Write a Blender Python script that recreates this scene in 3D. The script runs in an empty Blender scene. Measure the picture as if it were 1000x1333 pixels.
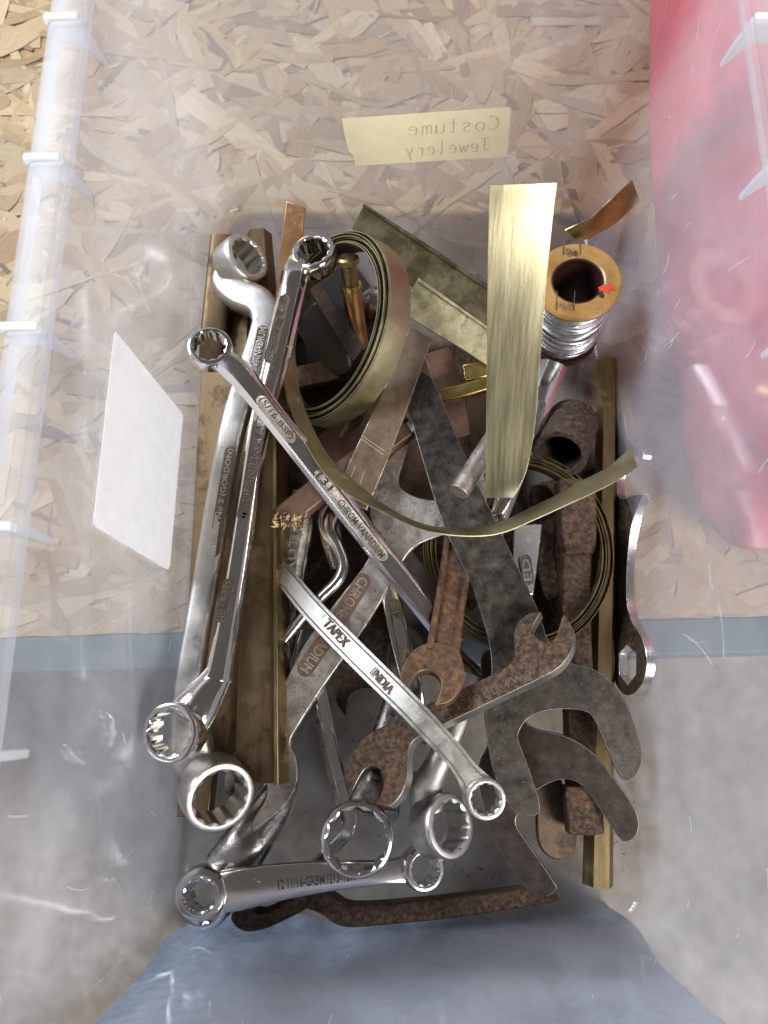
import bpy, bmesh, math, random
from mathutils import Vector, Matrix, noise
rnd = random.Random(11)
S = bpy.context.scene
COL = S.collection

# ------------------------------------------------------------------ camera
TILT = math.radians(14.57)
CAM = Vector((-0.0142, 0.1065, 0.45))
FPX = 963.0                                   # focal length in pixels of the 1000 x 1333 photograph
cd = bpy.data.cameras.new('camera'); cam = bpy.data.objects.new('camera', cd); COL.objects.link(cam)
cam.location = CAM; cam.rotation_euler = (TILT, 0, 0)
cd.sensor_fit = 'VERTICAL'; cd.sensor_height = 36.0; cd.lens = 36.0 * FPX / 1333.0
cd.clip_start = 0.01; cd.clip_end = 50
cd.dof.use_dof = True; cd.dof.focus_distance = 0.395; cd.dof.aperture_fstop = 9.5
S.camera = cam

# ------------------------------------------------------------------ light
W = bpy.data.worlds.new('World'); S.world = W; W.use_nodes = True
bg = W.node_tree.nodes['Background']; bg.inputs[0].default_value = (0.78, 0.70, 0.64, 1); bg.inputs[1].default_value = 0.11
def area(name, loc, target, sx, sy, power, col):
    l = bpy.data.lights.new(name, 'AREA'); l.shape = 'RECTANGLE'; l.size = sx; l.size_y = sy; l.energy = power; l.color = col
    o = bpy.data.objects.new(name, l); COL.objects.link(o); o.location = loc
    o.rotation_euler = (Vector(target) - Vector(loc)).to_track_quat('-Z', 'Y').to_euler()
    return o
area('door_light', (1.15, -0.95, 1.35), (0, 0.2, 0), 0.9, 0.8, 54, (1.0, 0.965, 0.92))
area('window_light', (-1.40, 1.20, 1.30), (0, 0.2, 0), 1.0, 0.9, 62, (0.86, 0.925, 1.0))
vs = S.view_settings; vs.view_transform = 'Standard'; vs.look = 'None'; vs.exposure = 0.38; vs.gamma = 1; vs.use_curve_mapping = False
S.cycles.use_denoising = True
S.cycles.use_adaptive_sampling = True; S.cycles.adaptive_threshold = .02
S.cycles.max_bounces = 10; S.cycles.transparent_max_bounces = 24; S.cycles.glossy_bounces = 5; S.cycles.diffuse_bounces = 4; S.cycles.transmission_bounces = 8
S.cycles.caustics_reflective = False; S.cycles.caustics_refractive = False; S.cycles.sample_clamp_indirect = 6

# ------------------------------------------------------------------ geometry helpers
CT, ST = math.cos(TILT), math.sin(TILT)
def ray(px, py):
    x, y, z = (px - 500) / FPX, (666.5 - py) / FPX, -1.0
    return Vector((x, CT * y - ST * z, ST * y + CT * z))
def P(px, py, z):
    d = ray(px, py); return CAM + d * ((z - CAM.z) / d.z)
def onplane(px, py, o, n):
    d = ray(px, py); return CAM + d * ((o - CAM).dot(n) / d.dot(n))
def mpp(p):
    q = p - CAM; return (-(-ST * q.y + CT * q.z)) / FPX
UP = Vector((0, 0, 1))
def cr(pts, n=6, closed=False):
    """Catmull-Rom through tuples/vectors of any length"""
    pts = [tuple(p) for p in pts]; m = len(pts)
    if m < 3 and not closed: 
        return [tuple(a + (b - a) * k / n for a, b in zip(pts[0], pts[1])) for k in range(n + 1)]
    out = []
    for i in range(m if closed else m - 1):
        g = lambda j: pts[j % m] if closed else pts[max(0, min(m - 1, j))]
        p0, p1, p2, p3 = g(i - 1), g(i), g(i + 1), g(i + 2)
        for k in range(n):
            t = k / n
            out.append(tuple(0.5 * (2 * b + (c - a) * t + (2 * a - 5 * b + 4 * c - d) * t * t + (3 * b - a - 3 * c + d) * t ** 3) for a, b, c, d in zip(p0, p1, p2, p3)))
    if not closed: out.append(pts[-1])
    return out
class B:
    def __init__(s): s.v = []; s.f = []; s.uv = None; s.col = None
    def add(s, vs, fs):
        o = len(s.v); s.v += [Vector(v) for v in vs]; s.f += [tuple(i + o for i in f) for f in fs]; return s
def mkmesh(name, b, loc, angle=32, recalc=True):
    me = bpy.data.meshes.new(name); me.from_pydata([tuple(v - loc) for v in b.v], [], b.f)
    if recalc:
        bm = bmesh.new(); bm.from_mesh(me); bmesh.ops.recalc_face_normals(bm, faces=bm.faces[:]); bm.to_mesh(me); bm.free()
    me.polygons.foreach_set('use_smooth', [True] * len(me.polygons))
    me.set_sharp_from_angle(angle=math.radians(angle)); me.update()
    return me
def thing(name, label, cat, loc, group=None):
    o = bpy.data.objects.new(name, None); COL.objects.link(o); o.location = loc; o.empty_display_size = 0.01
    o['label'] = label; o['category'] = cat
    if group: o['group'] = group
    return o
def root(o):
    while o.parent: o = o.parent
    return o
def part(name, b, mat, parent, bevel=0, angle=32, label=None, edge=None):
    o = bpy.data.objects.new(name, mkmesh(name, b, root(parent).location, angle)); COL.objects.link(o); o.parent = parent
    o.data.materials.append(mat)
    if bevel: bev(o, bevel)
    if edge: o.data.materials.append(edge); o.modifiers['bevel'].material = 1
    if label: o['label'] = label
    return o
def bev(o, w, seg=2):
    m = o.modifiers.new('bevel', 'BEVEL'); m.width = w; m.segments = seg; m.limit_method = 'ANGLE'; m.angle_limit = math.radians(38); m.harden_normals = False
def single(name, b, mat, label, cat, group=None, bevel=0, angle=32, kind=None):
    loc = sum(b.v, Vector()) / len(b.v); loc.z = min(v.z for v in b.v)
    o = bpy.data.objects.new(name, mkmesh(name, b, loc, angle)); COL.objects.link(o); o.location = loc; o.data.materials.append(mat)
    if label: o['label'] = label
    if cat: o['category'] = cat
    if group: o['group'] = group
    if kind: o['kind'] = kind
    if bevel: bev(o, bevel)
    return o
def section(kind, w, t):
    h, k = w / 2, t / 2
    if kind == 'oval': return [(h * math.cos(a), k * math.sin(a)) for a in [2 * math.pi * i / 20 for i in range(20)]]
    if kind == 'bar':  # superellipse
        r = []
        for i in range(28):
            a = 2 * math.pi * i / 28; c, s_ = math.cos(a), math.sin(a)
            r.append((h * math.copysign(abs(c) ** 0.45, c), k * math.copysign(abs(s_) ** 0.45, s_)))
        return r
    if kind == 'oct': return [(h, -.16 * k), (h, .16 * k), (.60 * h, .93 * k), (.52 * h, k), (-.52 * h, k), (-.60 * h, .93 * k), (-h, .16 * k), (-h, -.16 * k), (-.55 * h, -k), (.55 * h, -k)]
    if kind == 'rect': 
        c = min(h, k) * .16
        return [(h, -k + c), (h, k - c), (h - c, k), (-h + c, k), (-h, k - c), (-h, -k + c), (-h + c, -k), (h - c, -k)]
    if kind == 'hex': return [(h * math.cos(a), h * math.sin(a)) for a in [math.pi / 3 * i + math.pi / 6 for i in range(6)]]
    if kind == 'groove': return [(h * .94, -k), (h, -k * .6), (h, k * .7), (h * .92, k), (h * .66, k), (h * .54, k * .35), (-h * .54, k * .35), (-h * .66, k), (-h * .92, k), (-h, k * .7), (-h, -k * .6), (-h * .94, -k)]
    if kind == 'rib': return [(h, -k), (h, k * .5), (h * .75, k * .55), (h * .62, k), (-h * .62, k), (-h * .75, k * .55), (-h, k * .5), (-h, -k)]
def sweep(b, pts, kind, n=6, up=UP, phase=0, caps=True):
    """pts: (px,py,z,width_px,thickness_m); swept solid with the section's n axis towards up"""
    q = cr(pts, n) if len(pts) > 2 else cr(pts, 1)
    c = [P(a[0], a[1], a[2]) for a in q]; N = len(c); vs = []; fs = []; K = None
    for i in range(N):
        T = (c[min(i + 1, N - 1)] - c[max(i - 1, 0)]).normalized()
        Sd = T.cross(up).normalized(); Nn = Sd.cross(T).normalized()
        w = q[i][3] * mpp(c[i]); t = q[i][4]
        sec = section(kind, w, t); K = len(sec)
        for (s_, m) in sec:
            if phase: s_, m = s_ * math.cos(phase) - m * math.sin(phase), s_ * math.sin(phase) + m * math.cos(phase)
            vs.append(c[i] + Sd * s_ + Nn * m)
    for i in range(N - 1):
        for j in range(K):
            fs.append((i * K + j, i * K + (j + 1) % K, (i + 1) * K + (j + 1) % K, (i + 1) * K + j))
    if caps: fs += [tuple(range(K)), tuple(range((N - 1) * K, N * K))]
    return b.add(vs, fs)
def basis(n, hint=Vector((1, 0, 0))):
    n = Vector(n).normalized(); x = (hint - n * hint.dot(n)).normalized(); return x, n.cross(x), n
def ring(b, c, n, ro, ri, h, pts=12, phase=0, rr=0.32, elong=1.0):
    """box-spanner head: rounded outside, bi-hexagon (12) or hexagon (6) or round (0) hole"""
    X, Y, Z = basis(n); M = 96; prof = []
    r = (ro - ri) * rr; hh = h / 2
    vs = []; K = 0
    for i in range(M):
        a = 2 * math.pi * i / M
        if pts:
            f1 = abs(((a + phase) % (math.pi / 3)) - math.pi / 6); f2 = math.pi / 6 - f1
            rin = ri * 0.93 / math.cos(max(f1, f2) if pts == 12 else math.pi / 6 - f1 if False else f1)
        else: rin = ri
        rl = ri * 1.09
        p = [(rin, -hh + .06 * h), (rin, hh - .05 * h), (max(rl, rin), hh - .005 * h), (max(rl, rin) + (ro - rl) * .12, hh), (ro - r * 1.3, hh), (ro - r * .55, hh - r * .25), (ro - r * .15, hh - r * .8), (ro, hh - r * 1.6), (ro, -hh + r * 1.4), (ro - r * .2, -hh + r * .6), (ro - r, -hh), (max(rl, rin), -hh)]
        K = len(p)
        for (d, z) in p: vs.append(c + X * (d * math.cos(a)) + Y * (d * math.sin(a) * elong) + Z * z)
    fs = [(i * K + j, i * K + (j + 1) % K, ((i + 1) % M) * K + (j + 1) % K, ((i + 1) % M) * K + j) for i in range(M) for j in range(K)]
    return b.add(vs, fs)
def lathe(b, c, n, prof, M=48, hint=Vector((1, 0, 0)), close=True, f=None):
    X, Y, Z = basis(n, hint); K = len(prof); vs = []
    for i in range(M):
        a = 2 * math.pi * i / M
        for (r, z) in prof:
            v = c + X * (r * math.cos(a)) + Y * (r * math.sin(a)) + Z * z
            vs.append(f(v) if f else v)
    fs = [(i * K + j, i * K + (j + 1) % K, ((i + 1) % M) * K + (j + 1) % K, ((i + 1) % M) * K + j) for i in range(M) for j in range(K if close else K - 1)]
    return b.add(vs, fs)
def plane3(a, b_, c):
    a, b_, c = P(*a), P(*b_), P(*c); n = (b_ - a).cross(c - a).normalized()
    if n.z < 0: n = -n
    return a, n
def flat(px, py, z): return P(px, py, z), UP.copy()
def plate(b, outline, pl, th, holes=(), smooth=5, taper=None):
    """solid plate: pixel outline laid on plane pl (its top face), thickness th. points with a third value are sharp corners"""
    o, n = pl
    def res(ol):
        segs = []; m = len(ol); sh = [i for i, p in enumerate(ol) if len(p) > 2]
        if smooth <= 1: return [p[:2] for p in ol]
        if not sh: return cr([p[:2] for p in ol], smooth, True)
        out = []
        for a_, k in enumerate(sh):
            e = sh[(a_ + 1) % len(sh)]; idx = []; i = k
            while True:
                idx.append(i)
                if i == e and len(idx) > 1: break
                i = (i + 1) % m
                if i == e: idx.append(i); break
            seg = [ol[i][:2] for i in idx]
            out += (cr(seg, smooth) if len(seg) > 2 else seg)[:-1]
        return out
    loops = [[onplane(x, y, o, n) for x, y in res(l)] for l in (outline,) + tuple(holes)]
    bm = bmesh.new()
    ed = []
    for l in loops:
        v = [bm.verts.new(p) for p in l]
        ed += [bm.edges.new((v[i], v[(i + 1) % len(v)])) for i in range(len(v))]
    if holes: bmesh.ops.triangle_fill(bm, use_beauty=True, use_dissolve=False, edges=ed, normal=n)
    else: bm.faces.new([v for v in bm.verts])
    bmesh.ops.recalc_face_normals(bm, faces=bm.faces[:])
    if bm.faces[:] and sum((f.normal for f in bm.faces), Vector()).dot(n) < 0: bmesh.ops.reverse_faces(bm, faces=bm.faces[:])
    r = bmesh.ops.extrude_face_region(bm, geom=bm.faces[:])
    # extruded copy moves down; the original cap stays on top
    for v in [g for g in r['geom'] if isinstance(g, bmesh.types.BMVert)]: v.co -= n * th
    bm.verts.index_update()
    b.add([v.co.copy() for v in bm.verts], [tuple(v.index for v in f.verts) for f in bm.faces]); bm.free()
    return b
def strip2(b, ea, eb, th, n=6, cols=6, bow=0.0):
    """sheet strip between two edge polylines (px,py,z); bow lifts the middle along the normal"""
    A = [P(*p) for p in cr(ea, n)]; Bq = [P(*p) for p in cr(eb, n)]; N = len(A); g = []
    for i in range(N):
        T = (A[min(i + 1, N - 1)] - A[max(i - 1, 0)]).normalized(); Wd = Bq[i] - A[i]; nn = Wd.cross(T).normalized()
        if nn.dot(CAM - A[i]) < 0: nn = -nn
        g.append([(A[i] + Wd * (j / cols) + nn * bow * (1 - (2 * j / cols - 1) ** 2), nn) for j in range(cols + 1)])
    C1 = cols + 1; vs = [p for r in g for p, _ in r] + [p - m * th for r in g for p, m in r]; o = N * C1; fs = []
    for i in range(N - 1):
        for j in range(cols):
            a = i * C1 + j; fs.append((a, a + 1, a + C1 + 1, a + C1)); fs.append((o + a, o + a + C1, o + a + C1 + 1, o + a + 1))
        for j in (0, cols):
            a = i * C1 + j; fs.append((a, a + C1, o + a + C1, o + a))
    for i in (0, N - 1):
        for j in range(cols):
            a = i * C1 + j; fs.append((a, a + 1, o + a + 1, o + a))
    return b.add(vs, fs)
def box(b, c, s, rz=0):
    m = Matrix.Rotation(rz, 3, 'Z'); c = Vector(c)
    vs = [c + m @ Vector((x * s[0] / 2, y * s[1] / 2, z * s[2] / 2)) for x in (-1, 1) for y in (-1, 1) for z in (-1, 1)]
    return b.add(vs, [(0, 1, 3, 2), (4, 6, 7, 5), (0, 4, 5, 1), (2, 3, 7, 6), (0, 2, 6, 4), (1, 5, 7, 3)])
def textgeo(s, extrude, spacing=1.0, line=0.9):
    c = bpy.data.curves.new('lettering', 'FONT'); c.body = s; c.extrude = extrude; c.resolution_u = 2; c.space_character = spacing; c.space_line = line; c.align_x = 'CENTER'; c.offset = 0.012
    o = bpy.data.objects.new('lettering', c); COL.objects.link(o)
    dg = bpy.context.evaluated_depsgraph_get(); me = bpy.data.meshes.new_from_object(o.evaluated_get(dg))
    vs = [v.co.copy() for v in me.vertices]; fs = [tuple(p.vertices) for p in me.polygons]
    bpy.data.objects.remove(o); bpy.data.curves.remove(c); bpy.data.meshes.remove(me)
    return vs, fs
def lettering(parent, s, p0, p1, hpx, mat, off=0.0, up=UP, h=0.0004, flip=1, stack=False, nm='lettering'):
    """raised letters from p0 to p1 (px,py,z); hpx = letter height in pixels"""
    vs, fs = textgeo(s, 0.5); xs = [v.x for v in vs]; ys = [v.y for v in vs]
    a, c = P(*p0), P(*p1); d = (c - a); L = d.length; d.normalize(); sd = up.cross(d).normalized() * flip; nn = d.cross(sd) if flip > 0 else sd.cross(d)
    hm = hpx * mpp(a); x0, x1, y0, y1 = min(xs), max(xs), min(ys), max(ys); out = []
    for v in vs:
        u = (v.x - x0) / (x1 - x0); w = (v.y - y0) / (y1 - y0) - .5
        if stack:   # lines run down the handle: text y axis along d
            out.append(a + d * ((0.5 - w) * L) - sd * ((u - .5) * -hm) * -1 + nn * (off + v.z * h))
        else: out.append(a + d * (u * L) + sd * (w * hm) + nn * (off + v.z * h))
    b = B().add(out, fs); return part(nm, b, mat, parent, angle=30)
def panel(parent, p0, p1, rpx, mat, off=0.0, up=UP, th=0.0005, rise=0.00012, nm='stamped_panel'):
    a, c = P(*p0), P(*p1); d = (c - a).normalized(); sd = up.cross(d).normalized(); nn = d.cross(sd); r = rpx * mpp(a); L = []
    for i in range(13):
        t = math.pi / 2 + math.pi * i / 12; L.append(a + d * (r * math.cos(t)) + sd * (r * math.sin(t)))
    for i in range(13):
        t = -math.pi / 2 + math.pi * i / 12; L.append(c + d * (r * math.cos(t)) + sd * (r * math.sin(t)))
    K = len(L); top = [p + nn * (off + rise) for p in L]; bot = [p + nn * (off - th) for p in L]
    # raised lip around a sunken floor
    lip = []
    for ring_, (k, z) in enumerate(((1.0, off - th), (1.0, off + rise), (.86, off + rise), (.80, off + rise * .35))):
        for p in L:
            m = a + d * max(0, min((c - a).length, (p - a).dot(d))); lip.append(m + (p - m) * k + nn * z)
    fs = [(q * K + i, q * K + (i + 1) % K, (q + 1) * K + (i + 1) % K, (q + 1) * K + i) for q in range(3) for i in range(K)]
    fs += [tuple(range(3 * K, 4 * K)), tuple(range(K))]
    return part(nm, B().add(lip, fs), mat, parent, angle=30)

# ------------------------------------------------------------------ materials
def nodes(name):
    m = bpy.data.materials.new(name); m.use_nodes = True; nt = m.node_tree; nt.nodes.clear()
    out = nt.nodes.new('ShaderNodeOutputMaterial'); return m, nt, out
def N(nt, t, **kw):
    n = nt.nodes.new(t)
    for k, v in kw.items():
        if k.startswith('i_'): n.inputs[int(k[2:]) if k[2:].isdigit() else k[2:]].default_value = v
        else: setattr(n, k, v)
    return n
def ramp(nt, fac, stops):
    r = nt.nodes.new('ShaderNodeValToRGB'); e = r.color_ramp.elements
    while len(e) < len(stops): e.new(0.5)
    for q, (p, c) in zip(e, stops): q.position = p; q.color = (*c, 1) if len(c) == 3 else c
    nt.links.new(fac, r.inputs[0]); return r
def metal(name, stops, rough=(.2, .4), metallic=1.0, scale=60, stretch=(1, 1, 1), bump=.15, bscale=400, speck=None, spec_scale=900, dirt=None, dirt_at=(.5, .62), dirt_scale=90, rot=0, mottle=None):
    m, nt, out = nodes(name); L = nt.links.new
    tc = N(nt, 'ShaderNodeTexCoord'); mp = N(nt, 'ShaderNodeMapping'); mp.inputs['Scale'].default_value = stretch; mp.inputs['Rotation'].default_value = (0, 0, rot); L(tc.outputs['Object'], mp.inputs[0])
    n1 = N(nt, 'ShaderNodeTexNoise'); n1.inputs['Scale'].default_value = scale; n1.inputs['Detail'].default_value = 7; n1.inputs['Roughness'].default_value = .62; L(mp.outputs[0], n1.inputs[0])
    n2 = N(nt, 'ShaderNodeTexNoise'); n2.inputs['Scale'].default_value = bscale; n2.inputs['Detail'].default_value = 6; n2.inputs['Roughness'].default_value = .7; L(mp.outputs[0], n2.inputs[0])
    col = ramp(nt, n1.outputs[0], stops).outputs[0]
    p = N(nt, 'ShaderNodeBsdfPrincipled'); p.inputs['Metallic'].default_value = metallic
    rg = N(nt, 'ShaderNodeMapRange'); rg.inputs[1].default_value = .3; rg.inputs[2].default_value = .7; rg.inputs[3].default_value, rg.inputs[4].default_value = rough; L(n1.outputs[0], rg.inputs[0]); ro = rg.outputs[0]
    if dirt:
        n3 = N(nt, 'ShaderNodeTexNoise'); n3.inputs['Scale'].default_value = dirt_scale; n3.inputs['Detail'].default_value = 8; n3.inputs['Roughness'].default_value = .7; L(tc.outputs['Object'], n3.inputs[0])
        dr = N(nt, 'ShaderNodeMapRange'); dr.inputs[1].default_value, dr.inputs[2].default_value = dirt_at; L(n3.outputs[0], dr.inputs[0])
        mx = N(nt, 'ShaderNodeMix', data_type='RGBA'); L(dr.outputs[0], mx.inputs[0]); L(col, mx.inputs[6]); mx.inputs[7].default_value = (*dirt, 1); col = mx.outputs[2]
        mm = N(nt, 'ShaderNodeMath', operation='MULTIPLY_ADD'); L(dr.outputs[0], mm.inputs[0]); mm.inputs[1].default_value = .4; L(ro, mm.inputs[2]); ro = mm.outputs[0]
        mt = N(nt, 'ShaderNodeMapRange'); L(dr.outputs[0], mt.inputs[0]); mt.inputs[3].default_value = metallic; mt.inputs[4].default_value = metallic * .35; L(mt.outputs[0], p.inputs['Metallic'])
    if speck:
        n4 = N(nt, 'ShaderNodeTexNoise'); n4.inputs['Scale'].default_value = spec_scale; n4.inputs['Detail'].default_value = 3; L(tc.outputs['Object'], n4.inputs[0])
        sr = N(nt, 'ShaderNodeMapRange'); sr.inputs[1].default_value, sr.inputs[2].default_value = .66, .74; L(n4.outputs[0], sr.inputs[0])
        mx = N(nt, 'ShaderNodeMix', data_type='RGBA'); L(sr.outputs[0], mx.inputs[0]); L(col, mx.inputs[6]); mx.inputs[7].default_value = (*speck, 1); col = mx.outputs[2]
    L(col, p.inputs['Base Color']); L(ro, p.inputs['Roughness'])
    bp = N(nt, 'ShaderNodeBump'); bp.inputs['Strength'].default_value = bump; bp.inputs['Distance'].default_value = .0006 if bump < .6 else .0011; L(n2.outputs[0], bp.inputs['Height']); L(bp.outputs[0], p.inputs['Normal'])
    L(p.outputs[0], out.inputs[0]); return m
def plain(name, col, rough=.6, metallic=0, bump=.1, scale=200, var=.12, sss=0):
    a = tuple(c * (1 - var) for c in col); b_ = tuple(min(1, c * (1 + var)) for c in col)
    return metal(name, [(.3, a), (.7, b_)], (rough * .9, min(1, rough * 1.1)), metallic, scale, bump=bump, bscale=scale * 4)
CHROME = metal('polished chrome', [(.3, (.70, .685, .67)), (.7, (.82, .81, .80))], (.06, .17), scale=45, bump=.05, bscale=700, dirt=(.16, .12, .09), dirt_at=(.64, .74), dirt_scale=160)
CHROME2 = metal('scratched chrome', [(.3, (.60, .58, .555)), (.7, (.76, .745, .72))], (.14, .30), scale=70, bump=.14, bscale=900, dirt=(.15, .11, .08), dirt_at=(.58, .72), dirt_scale=150)
DARKCHROME = metal('tarnished and shaded chrome', [(.3, (.30, .275, .25)), (.7, (.50, .47, .44))], (.16, .34), scale=60, bump=.15, bscale=700, dirt=(.09, .06, .045), dirt_at=(.5, .7), dirt_scale=90)
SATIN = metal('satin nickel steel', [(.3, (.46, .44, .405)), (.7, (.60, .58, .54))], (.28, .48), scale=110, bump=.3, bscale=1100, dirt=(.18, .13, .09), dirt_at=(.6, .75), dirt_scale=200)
FORGED = metal('worn forged steel', [(.3, (.34, .30, .265)), (.7, (.56, .52, .48))], (.26, .46), scale=90, bump=.45, bscale=900, dirt=(.11, .075, .05), dirt_at=(.48, .68), dirt_scale=130)
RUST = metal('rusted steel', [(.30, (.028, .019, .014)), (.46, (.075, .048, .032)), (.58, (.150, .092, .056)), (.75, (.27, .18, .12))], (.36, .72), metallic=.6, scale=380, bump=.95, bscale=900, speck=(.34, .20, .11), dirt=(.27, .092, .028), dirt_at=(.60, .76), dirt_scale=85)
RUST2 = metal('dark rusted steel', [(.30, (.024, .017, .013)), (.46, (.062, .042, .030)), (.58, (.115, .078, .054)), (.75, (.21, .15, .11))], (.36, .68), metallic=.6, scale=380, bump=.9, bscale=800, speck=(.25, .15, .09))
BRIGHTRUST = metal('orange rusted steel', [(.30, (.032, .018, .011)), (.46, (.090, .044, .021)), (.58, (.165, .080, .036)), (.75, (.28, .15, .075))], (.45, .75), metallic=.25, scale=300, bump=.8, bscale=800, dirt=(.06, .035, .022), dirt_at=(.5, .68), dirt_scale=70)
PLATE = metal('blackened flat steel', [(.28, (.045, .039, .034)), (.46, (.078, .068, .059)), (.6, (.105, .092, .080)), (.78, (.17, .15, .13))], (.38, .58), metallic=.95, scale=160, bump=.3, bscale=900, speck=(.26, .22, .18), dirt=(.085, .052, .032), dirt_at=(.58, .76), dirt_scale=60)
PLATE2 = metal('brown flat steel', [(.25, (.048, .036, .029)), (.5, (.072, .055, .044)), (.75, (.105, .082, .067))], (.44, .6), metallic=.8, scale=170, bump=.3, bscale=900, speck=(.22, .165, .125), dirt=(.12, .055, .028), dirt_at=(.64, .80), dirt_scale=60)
BRASS = metal('dull brass', [(.25, (.18, .128, .062)), (.5, (.26, .192, .096)), (.75, (.35, .27, .145))], (.3, .46), scale=40, stretch=(3.5, .35, 3.5), bump=.16, bscale=500, dirt=(.17, .115, .055), dirt_at=(.52, .74), dirt_scale=60)
BRASS_DK = metal('brown tarnished brass', [(.25, (.092, .060, .033)), (.5, (.132, .090, .051)), (.75, (.185, .131, .078))], (.34, .5), scale=40, stretch=(4, .3, 4), bump=.2, bscale=500, dirt=(.12, .075, .038), dirt_at=(.5, .72), dirt_scale=50)
BRASS_LT = metal('pale brass sheet', [(.25, (.50, .455, .285)), (.5, (.57, .52, .335)), (.75, (.64, .585, .39))], (.27, .38), scale=50, stretch=(9, .5, .5), bump=.10, bscale=300, dirt=(.44, .37, .21), dirt_at=(.66, 1.0), dirt_scale=40)
BRASS_RB = metal('dull brass ribbon', [(.25, (.27, .235, .14)), (.5, (.35, .31, .19)), (.75, (.43, .385, .25))], (.36, .5), scale=50, bump=.12, bscale=600, dirt=(.22, .17, .085), dirt_at=(.58, .85), dirt_scale=70)
BRASS_OL = metal('olive tarnished brass', [(.25, (.12, .10, .058)), (.5, (.19, .162, .095)), (.75, (.30, .26, .16))], (.34, .52), scale=60, stretch=(1, 1, 1), bump=.25, bscale=700, dirt=(.10, .08, .045), dirt_at=(.5, .68), dirt_scale=80)
BRASS_SC = metal('scuffed yellow brass', [(.25, (.36, .32, .19)), (.5, (.50, .455, .29)), (.75, (.62, .575, .39))], (.4, .55), scale=160, bump=.35, bscale=900, dirt=(.15, .12, .065), dirt_at=(.55, .72), dirt_scale=140)
BRASS_YL = metal('yellow brass', [(.25, (.48, .36, .12)), (.5, (.60, .46, .17)), (.75, (.72, .58, .26))], (.18, .34), scale=50, bump=.08, bscale=500, dirt=(.25, .17, .06), dirt_at=(.58, .76), dirt_scale=70)
COPPER = metal('copper', [(.3, (.52, .28, .13)), (.7, (.68, .40, .20))], (.26, .42), scale=60, bump=.2, bscale=500, dirt=(.24, .13, .06), dirt_at=(.52, .74), dirt_scale=60)
COPPER_DK = metal('dull red copper', [(.3, (.125, .072, .048)), (.7, (.215, .130, .088))], (.4, .6), metallic=.7, scale=80, bump=.4, bscale=600, dirt=(.12, .06, .04), dirt_at=(.5, .7), dirt_scale=90)
BROWNBAR = metal('brown oxidised bar', [(.25, (.105, .072, .045)), (.5, (.165, .115, .075)), (.75, (.235, .17, .115))], (.4, .58), metallic=.6, scale=90, bump=.3, bscale=800, dirt=(.08, .05, .032), dirt_at=(.5, .7), dirt_scale=60, speck=(.34, .25, .16))
GRIME = metal('grime in stamping', [(.3, (.055, .04, .03)), (.7, (.13, .095, .07))], (.5, .7), metallic=.4, scale=200, bump=.4, bscale=900)
GRIME_BR = metal('brown grime in stamping', [(.3, (.10, .06, .035)), (.7, (.20, .13, .08))], (.45, .65), metallic=.5, scale=200, bump=.4, bscale=900)
INK = plain('black stamped ink', (.02, .02, .022), .5)
TIN = metal('tinned wire', [(.3, (.72, .73, .75)), (.7, (.86, .87, .89))], (.22, .36), scale=200, bump=.05)
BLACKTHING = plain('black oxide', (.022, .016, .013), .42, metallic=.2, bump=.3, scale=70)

def wood_osb():
    m, nt, out = nodes('pressed wood strand'); L = nt.links.new
    at = N(nt, 'ShaderNodeAttribute', attribute_name='tone'); uv = N(nt, 'ShaderNodeUVMap')
    mp = N(nt, 'ShaderNodeMapping'); mp.inputs['Scale'].default_value = (14, 420, 1); L(uv.outputs[0], mp.inputs[0])
    n1 = N(nt, 'ShaderNodeTexNoise'); n1.inputs['Scale'].default_value = 1; n1.inputs['Detail'].default_value = 6; n1.inputs['Roughness'].default_value = .65; L(mp.outputs[0], n1.inputs[0])
    r = ramp(nt, n1.outputs[0], [(.25, (.42, .36, .30)), (.5, (.88, .86, .83)), (.75, (1.16, 1.16, 1.16))])
    mx = N(nt, 'ShaderNodeMix', data_type='RGBA', blend_type='MULTIPLY'); mx.inputs[0].default_value = 1; L(at.outputs['Color'], mx.inputs[6]); L(r.outputs[0], mx.inputs[7])
    p = N(nt, 'ShaderNodeBsdfPrincipled'); p.inputs['Roughness'].default_value = .6; L(mx.outputs[2], p.inputs['Base Color'])
    bp = N(nt, 'ShaderNodeBump'); bp.inputs['Strength'].default_value = .5; bp.inputs['Distance'].default_value = .0005; L(n1.outputs[0], bp.inputs['Height']); L(bp.outputs[0], p.inputs['Normal'])
    L(p.outputs[0], out.inputs[0]); return m
OSB = wood_osb()
OSBBASE = plain('board core', (.30, .19, .09), .8, bump=.4, scale=120, var=.35)
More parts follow.
